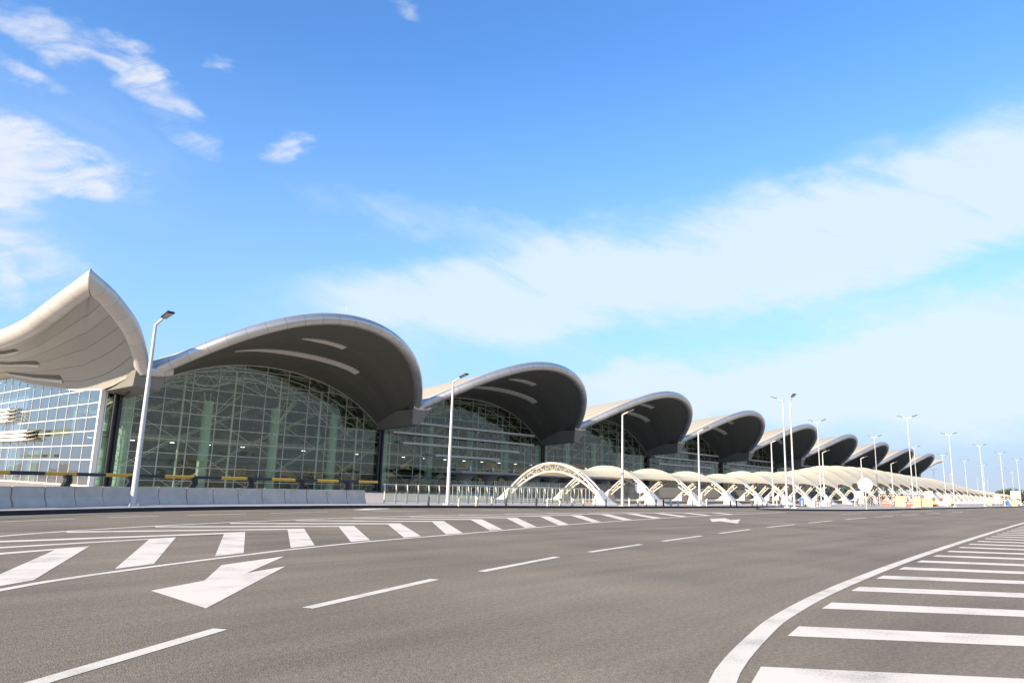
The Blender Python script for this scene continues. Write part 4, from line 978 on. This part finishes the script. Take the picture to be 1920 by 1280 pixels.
# ------------------------------------------------------------------ site clutter on the island
def block(px, py, wpx, hpx, name, label, m, cat, dpt=0.8, rz=None, lid=True):
    p = at(px, py, .146); dep = -((ROT.transposed() @ (p - Vector((0, 0, EYE)))).z); k = dep / FPX
    o = thing(name, p, label, cat, rz=(-PI / 2 + math.atan2(p.y, p.x)) if rz is None else rz)
    wd, h = wpx * k, hpx * k; mb = MB(); mb.box((0, dpt / 2, h / 2), (wd, dpt, h), taper=0.97); mb.build('body', m, o, local=True)
    mb = MB()
    for s in (-.48, 0, .48): mb.box((s * wd, -.02, h / 2), (.07, .05, h * 0.98))
    mb.box((0, -.03, h * .62), (wd, .04, .08)); mb.box((0, dpt / 2, h + .03), (wd * 1.02, dpt * 1.02, .06)); mb.build('battens', m, o, local=True)
    return o
block(1532.5, 950, 15.5, 9.6, 'concrete_block', 'white concrete block beside the tall lamp pair', M['whitec'], 'block', 1.0, rz=-0.35)
block(1553.5, 948.8, 9.5, 9, 'concrete_block', 'smaller white concrete block by a footing', M['whitec'], 'block', 0.7, rz=-0.35)
block(1688.5, 949, 16.5, 18, 'hoarding_box', 'tall yellow hoarding box left of the nearest double mast', M['plywood'], 'hoarding', 1.0)
block(1720.5, 949.8, 11, 15, 'hoarding_box', 'narrow yellow hoarding box beside the standing person', M['plywood'], 'hoarding', 0.9)
block(1739, 949, 17, 14, 'hoarding_box', 'wide yellow hoarding box right of the standing person', M['plywood'], 'hoarding', 0.9)
block(1751.5, 949, 7.5, 9.5, 'hoarding_box', 'small orange box at the end of the yellow hoarding', M['orange'], 'hoarding', 0.7)
block(1770, 947.5, 16, 6.8, 'hoarding_box', 'low cream box under the small square sign', M['whitec'], 'hoarding', 0.9)
block(1786, 947, 9.5, 13, 'hoarding_box', 'pale yellow box by the second double mast', M['plywood'], 'hoarding', 0.9)
block(1856, 947, 6, 10, 'hoarding_box', 'distant yellow box beneath the far end of the canopy', M['plywood'], 'hoarding', 0.9)
block(1902, 948, 9, 8, 'hoarding_box', 'low yellow box under the largest square sign', M['plywood'], 'hoarding', 0.9)
block(1503.5, 947, 8, 13, 'site_cabin', 'blue site cabin behind the white footings', M['blue'], 'cabin', 0.5)
block(1887, 947, 11, 7.5, 'site_skip', 'blue skip on the far pavement below the trees', M['blue'], 'skip', 1.2)
# red and white railing runs
def railing(x0, x1, py, n, label, hpx=17, m1='red', m2='white'):
    a, b = at(x0, py, .146), at(x1, py, .146); o = wthing('site_railing', tuple(a), label, 'railing', 'site railings on the island')
    dep = -((ROT.transposed() @ (a - Vector((0, 0, EYE)))).z); h = hpx * dep / FPX
    for i in range(n + 1):
        p = a + (b - a) * (i / n); mb = MB(); mb.box(p + Vector((0, 0, h / 2)), (.07, .07, h)); part(mb, 'upright', M[m1] if i % 2 else M[m2], o)
    for f, mm_ in ((.25, m2), (.62, m1), (.92, m1)):
        mb = MB(); mb.bar(a + Vector((0, 0, h * f)), b + Vector((0, 0, h * f)), .05, .06); part(mb, 'rail', M[mm_], o)
railing(1603, 1652, 948.3, 8, 'white railing run behind the round sign', 14, 'white', 'white')
railing(1622, 1682, 947.2, 12, 'red and white railing run left of the yellow hoarding', 18)
railing(1650, 1745, 946.3, 18, 'red railing run behind the yellow hoarding', 22)
railing(1748, 1790, 946.6, 8, 'red and white railing run by the small square sign', 14)
railing(1855, 1908, 947, 8, 'far red and white railing run below the trees', 10)
def red_barrier(px, py, label):
    p = at(px, py, .146); o = thing('plastic_barrier', p, label, 'barrier', 'red plastic barriers on the island', rz=-PI / 2 + math.atan2(p.y, p.x))
    mb = MB(); mb.box((0, 0, .35), (1.2, .35, .7), taper=.72); mb.build('body', M['red'], o, local=True)
    mb = MB(); mb.box((0, -.155, .42), (0.9, .06, .10)); mb.build('band', M['white'], o, local=True)
for px, py in ((1662, 948.2), (1708, 948.6)): red_barrier(px, py, 'red plastic site barrier among the railings near the yellow hoarding')

# ------------------------------------------------------------------ the person by the hoarding
def person(loc, sc, rz):
    me = bpy.data.meshes.new('person'); bm = bmesh.new()
    J = {'pel': (0, 0, .93), 'wst': (0, .01, 1.08), 'chs': (0, .02, 1.32), 'nck': (0, .0, 1.48), 'hd0': (0, -.01, 1.56), 'hd1': (0, -.015, 1.66), 'hd2': (0, -.01, 1.73),
         'hl': (.1, 0, .88), 'kl': (.11, -.03, .49), 'al': (.12, .02, .09), 'tl': (.13, -.13, .04), 'hr': (-.1, 0, .88), 'kr': (-.12, -.02, .49), 'ar': (-.13, .03, .09), 'tr': (-.15, -.12, .04),
         'sl': (.19, .02, 1.41), 'el': (.25, .03, 1.13), 'wl': (.26, -.06, .89), 'fl': (.26, -.09, .80), 'sr': (-.19, .02, 1.41), 'er': (-.25, .03, 1.13), 'wr': (-.25, -.07, .89), 'fr': (-.25, -.10, .80)}
    Rr = {'pel': .15, 'wst': .14, 'chs': .155, 'nck': .06, 'hd0': .075, 'hd1': .095, 'hd2': .07, 'hl': .10, 'hr': .10, 'kl': .062, 'kr': .062, 'al': .045, 'ar': .045, 'tl': .035, 'tr': .035, 'sl': .065, 'sr': .065, 'el': .045, 'er': .045, 'wl': .032, 'wr': .032, 'fl': .035, 'fr': .035}
    E2 = [('pel', 'wst'), ('wst', 'chs'), ('chs', 'nck'), ('nck', 'hd0'), ('hd0', 'hd1'), ('hd1', 'hd2'), ('pel', 'hl'), ('hl', 'kl'), ('kl', 'al'), ('al', 'tl'), ('pel', 'hr'), ('hr', 'kr'), ('kr', 'ar'), ('ar', 'tr'), ('chs', 'sl'), ('sl', 'el'), ('el', 'wl'), ('wl', 'fl'), ('chs', 'sr'), ('sr', 'er'), ('er', 'wr'), ('wr', 'fr')]
    lay = bm.verts.layers.skin.verify(); V = {}
    for k, c in J.items():
        v = bm.verts.new(c); v[lay].radius = (Rr[k], Rr[k] * (.72 if k in ('pel', 'wst', 'chs') else 1)); v[lay].use_root = (k == 'pel'); V[k] = v
    for a, b in E2: bm.edges.new((V[a], V[b]))
    bm.to_mesh(me); bm.free()
    o = bpy.data.objects.new('person', me); COL.objects.link(o)
    o.modifiers.new('skin', 'SKIN'); s = o.modifiers.new('sub', 'SUBSURF'); s.levels = 1; s.render_levels = 2
    dg = bpy.context.evaluated_depsgraph_get(); ev = o.evaluated_get(dg); m2 = bpy.data.meshes.new_from_object(ev)
    o.modifiers.clear(); o.data = m2
    for m_ in (M['skin'], M['shirt'], M['trouser'], M['dark'], M['hair']): m2.materials.append(m_)
    for pl in m2.polygons:
        z = pl.center.z; x = abs(pl.center.x); pl.use_smooth = True
        pl.material_index = 3 if z < .1 else 2 if z < .96 and x < .225 else 0 if (z > 1.48 or (x > .2 and z < 1.1)) else 1
        if z > 1.66 or (z > 1.58 and pl.center.y > .03): pl.material_index = 4
    o.location = loc; o.scale = (sc, sc, sc); o.rotation_euler.z = rz
    return tag(o, 'person in a pale shirt and dark trousers standing between yellow hoarding boxes', 'person')
person(at(1727.5, 949.9, .146), 0.74, -0.9)

# ------------------------------------------------------------------ far trees
def tree(x, y, h, rad, label, seed):
    rn = random.Random(seed); o = thing('tree', (x, y, 0), label, 'tree', 'trees beyond the end of the canopy')
    mb = MB(); mb.tube([(0, 0, 0), (.15, .1, h * .35), (0, .2, h * .75)], .3, 8, radii=[.35, .25, .1])
    for k in range(5):
        a = rn.random() * 6.28; mb.tube([(0.05, .1, h * (.3 + .08 * k)), (math.cos(a) * rad * .6, math.sin(a) * rad * .6, h * (.5 + .08 * k))], .1, 5, radii=[.12, .04])
    mb.build('trunk', M['bark'], o, local=True)
    cr = MB(); cl_ = [(rn.gauss(0, rad * .42), rn.gauss(0, rad * .42), h * (.42 + .5 * rn.random()), rad * (.28 + .25 * rn.random())) for _ in range(22)]
    for cx, cy, cz, cr_ in cl_:
        for _ in range(70):
            v = Vector((rn.gauss(0, 1), rn.gauss(0, 1), rn.gauss(0, 1))).normalized() * cr_ * (rn.random() ** .4); c = Vector((cx, cy, cz)) + v
            s = .16 + .22 * rn.random(); n = Vector((rn.gauss(0, 1), rn.gauss(0, 1), rn.gauss(0, 1))).normalized(); t = n.orthogonal().normalized(); b = n.cross(t)
            cr.add([c - t * s, c - b * s * .6, c + t * s, c + b * s * .6], [(0, 1, 2, 3)], False, rn.randint(0, 1))
    cr.build('crown', [M['leaf'], M['leaf2']], o, local=True)
for px, py_top, dist_x, rad, lab in ((1880, 921, 330, 3.4, 'dark tree left of the largest square sign'), (1896, 919, 340, 4.2, 'taller dark tree just left of the largest square sign'), (1916, 926, 330, 3.2, 'dark tree at the right edge behind the lamp masts'), (1888, 928, 360, 3.0, 'low dark tree between two taller trees'), (1930, 924, 340, 3.5, 'dark tree beyond the right edge lamp masts')):
    d = ROT @ Vector((px - 960, -(py_top - 640), -FPX)); k = dist_x / d.x; top = Vector((0, 0, EYE)) + d * k
    tree(top.x, top.y, top.z, rad, lab, int(px))
for o in list(bpy.data.objects):
    if '_base' in o: del o['_base']
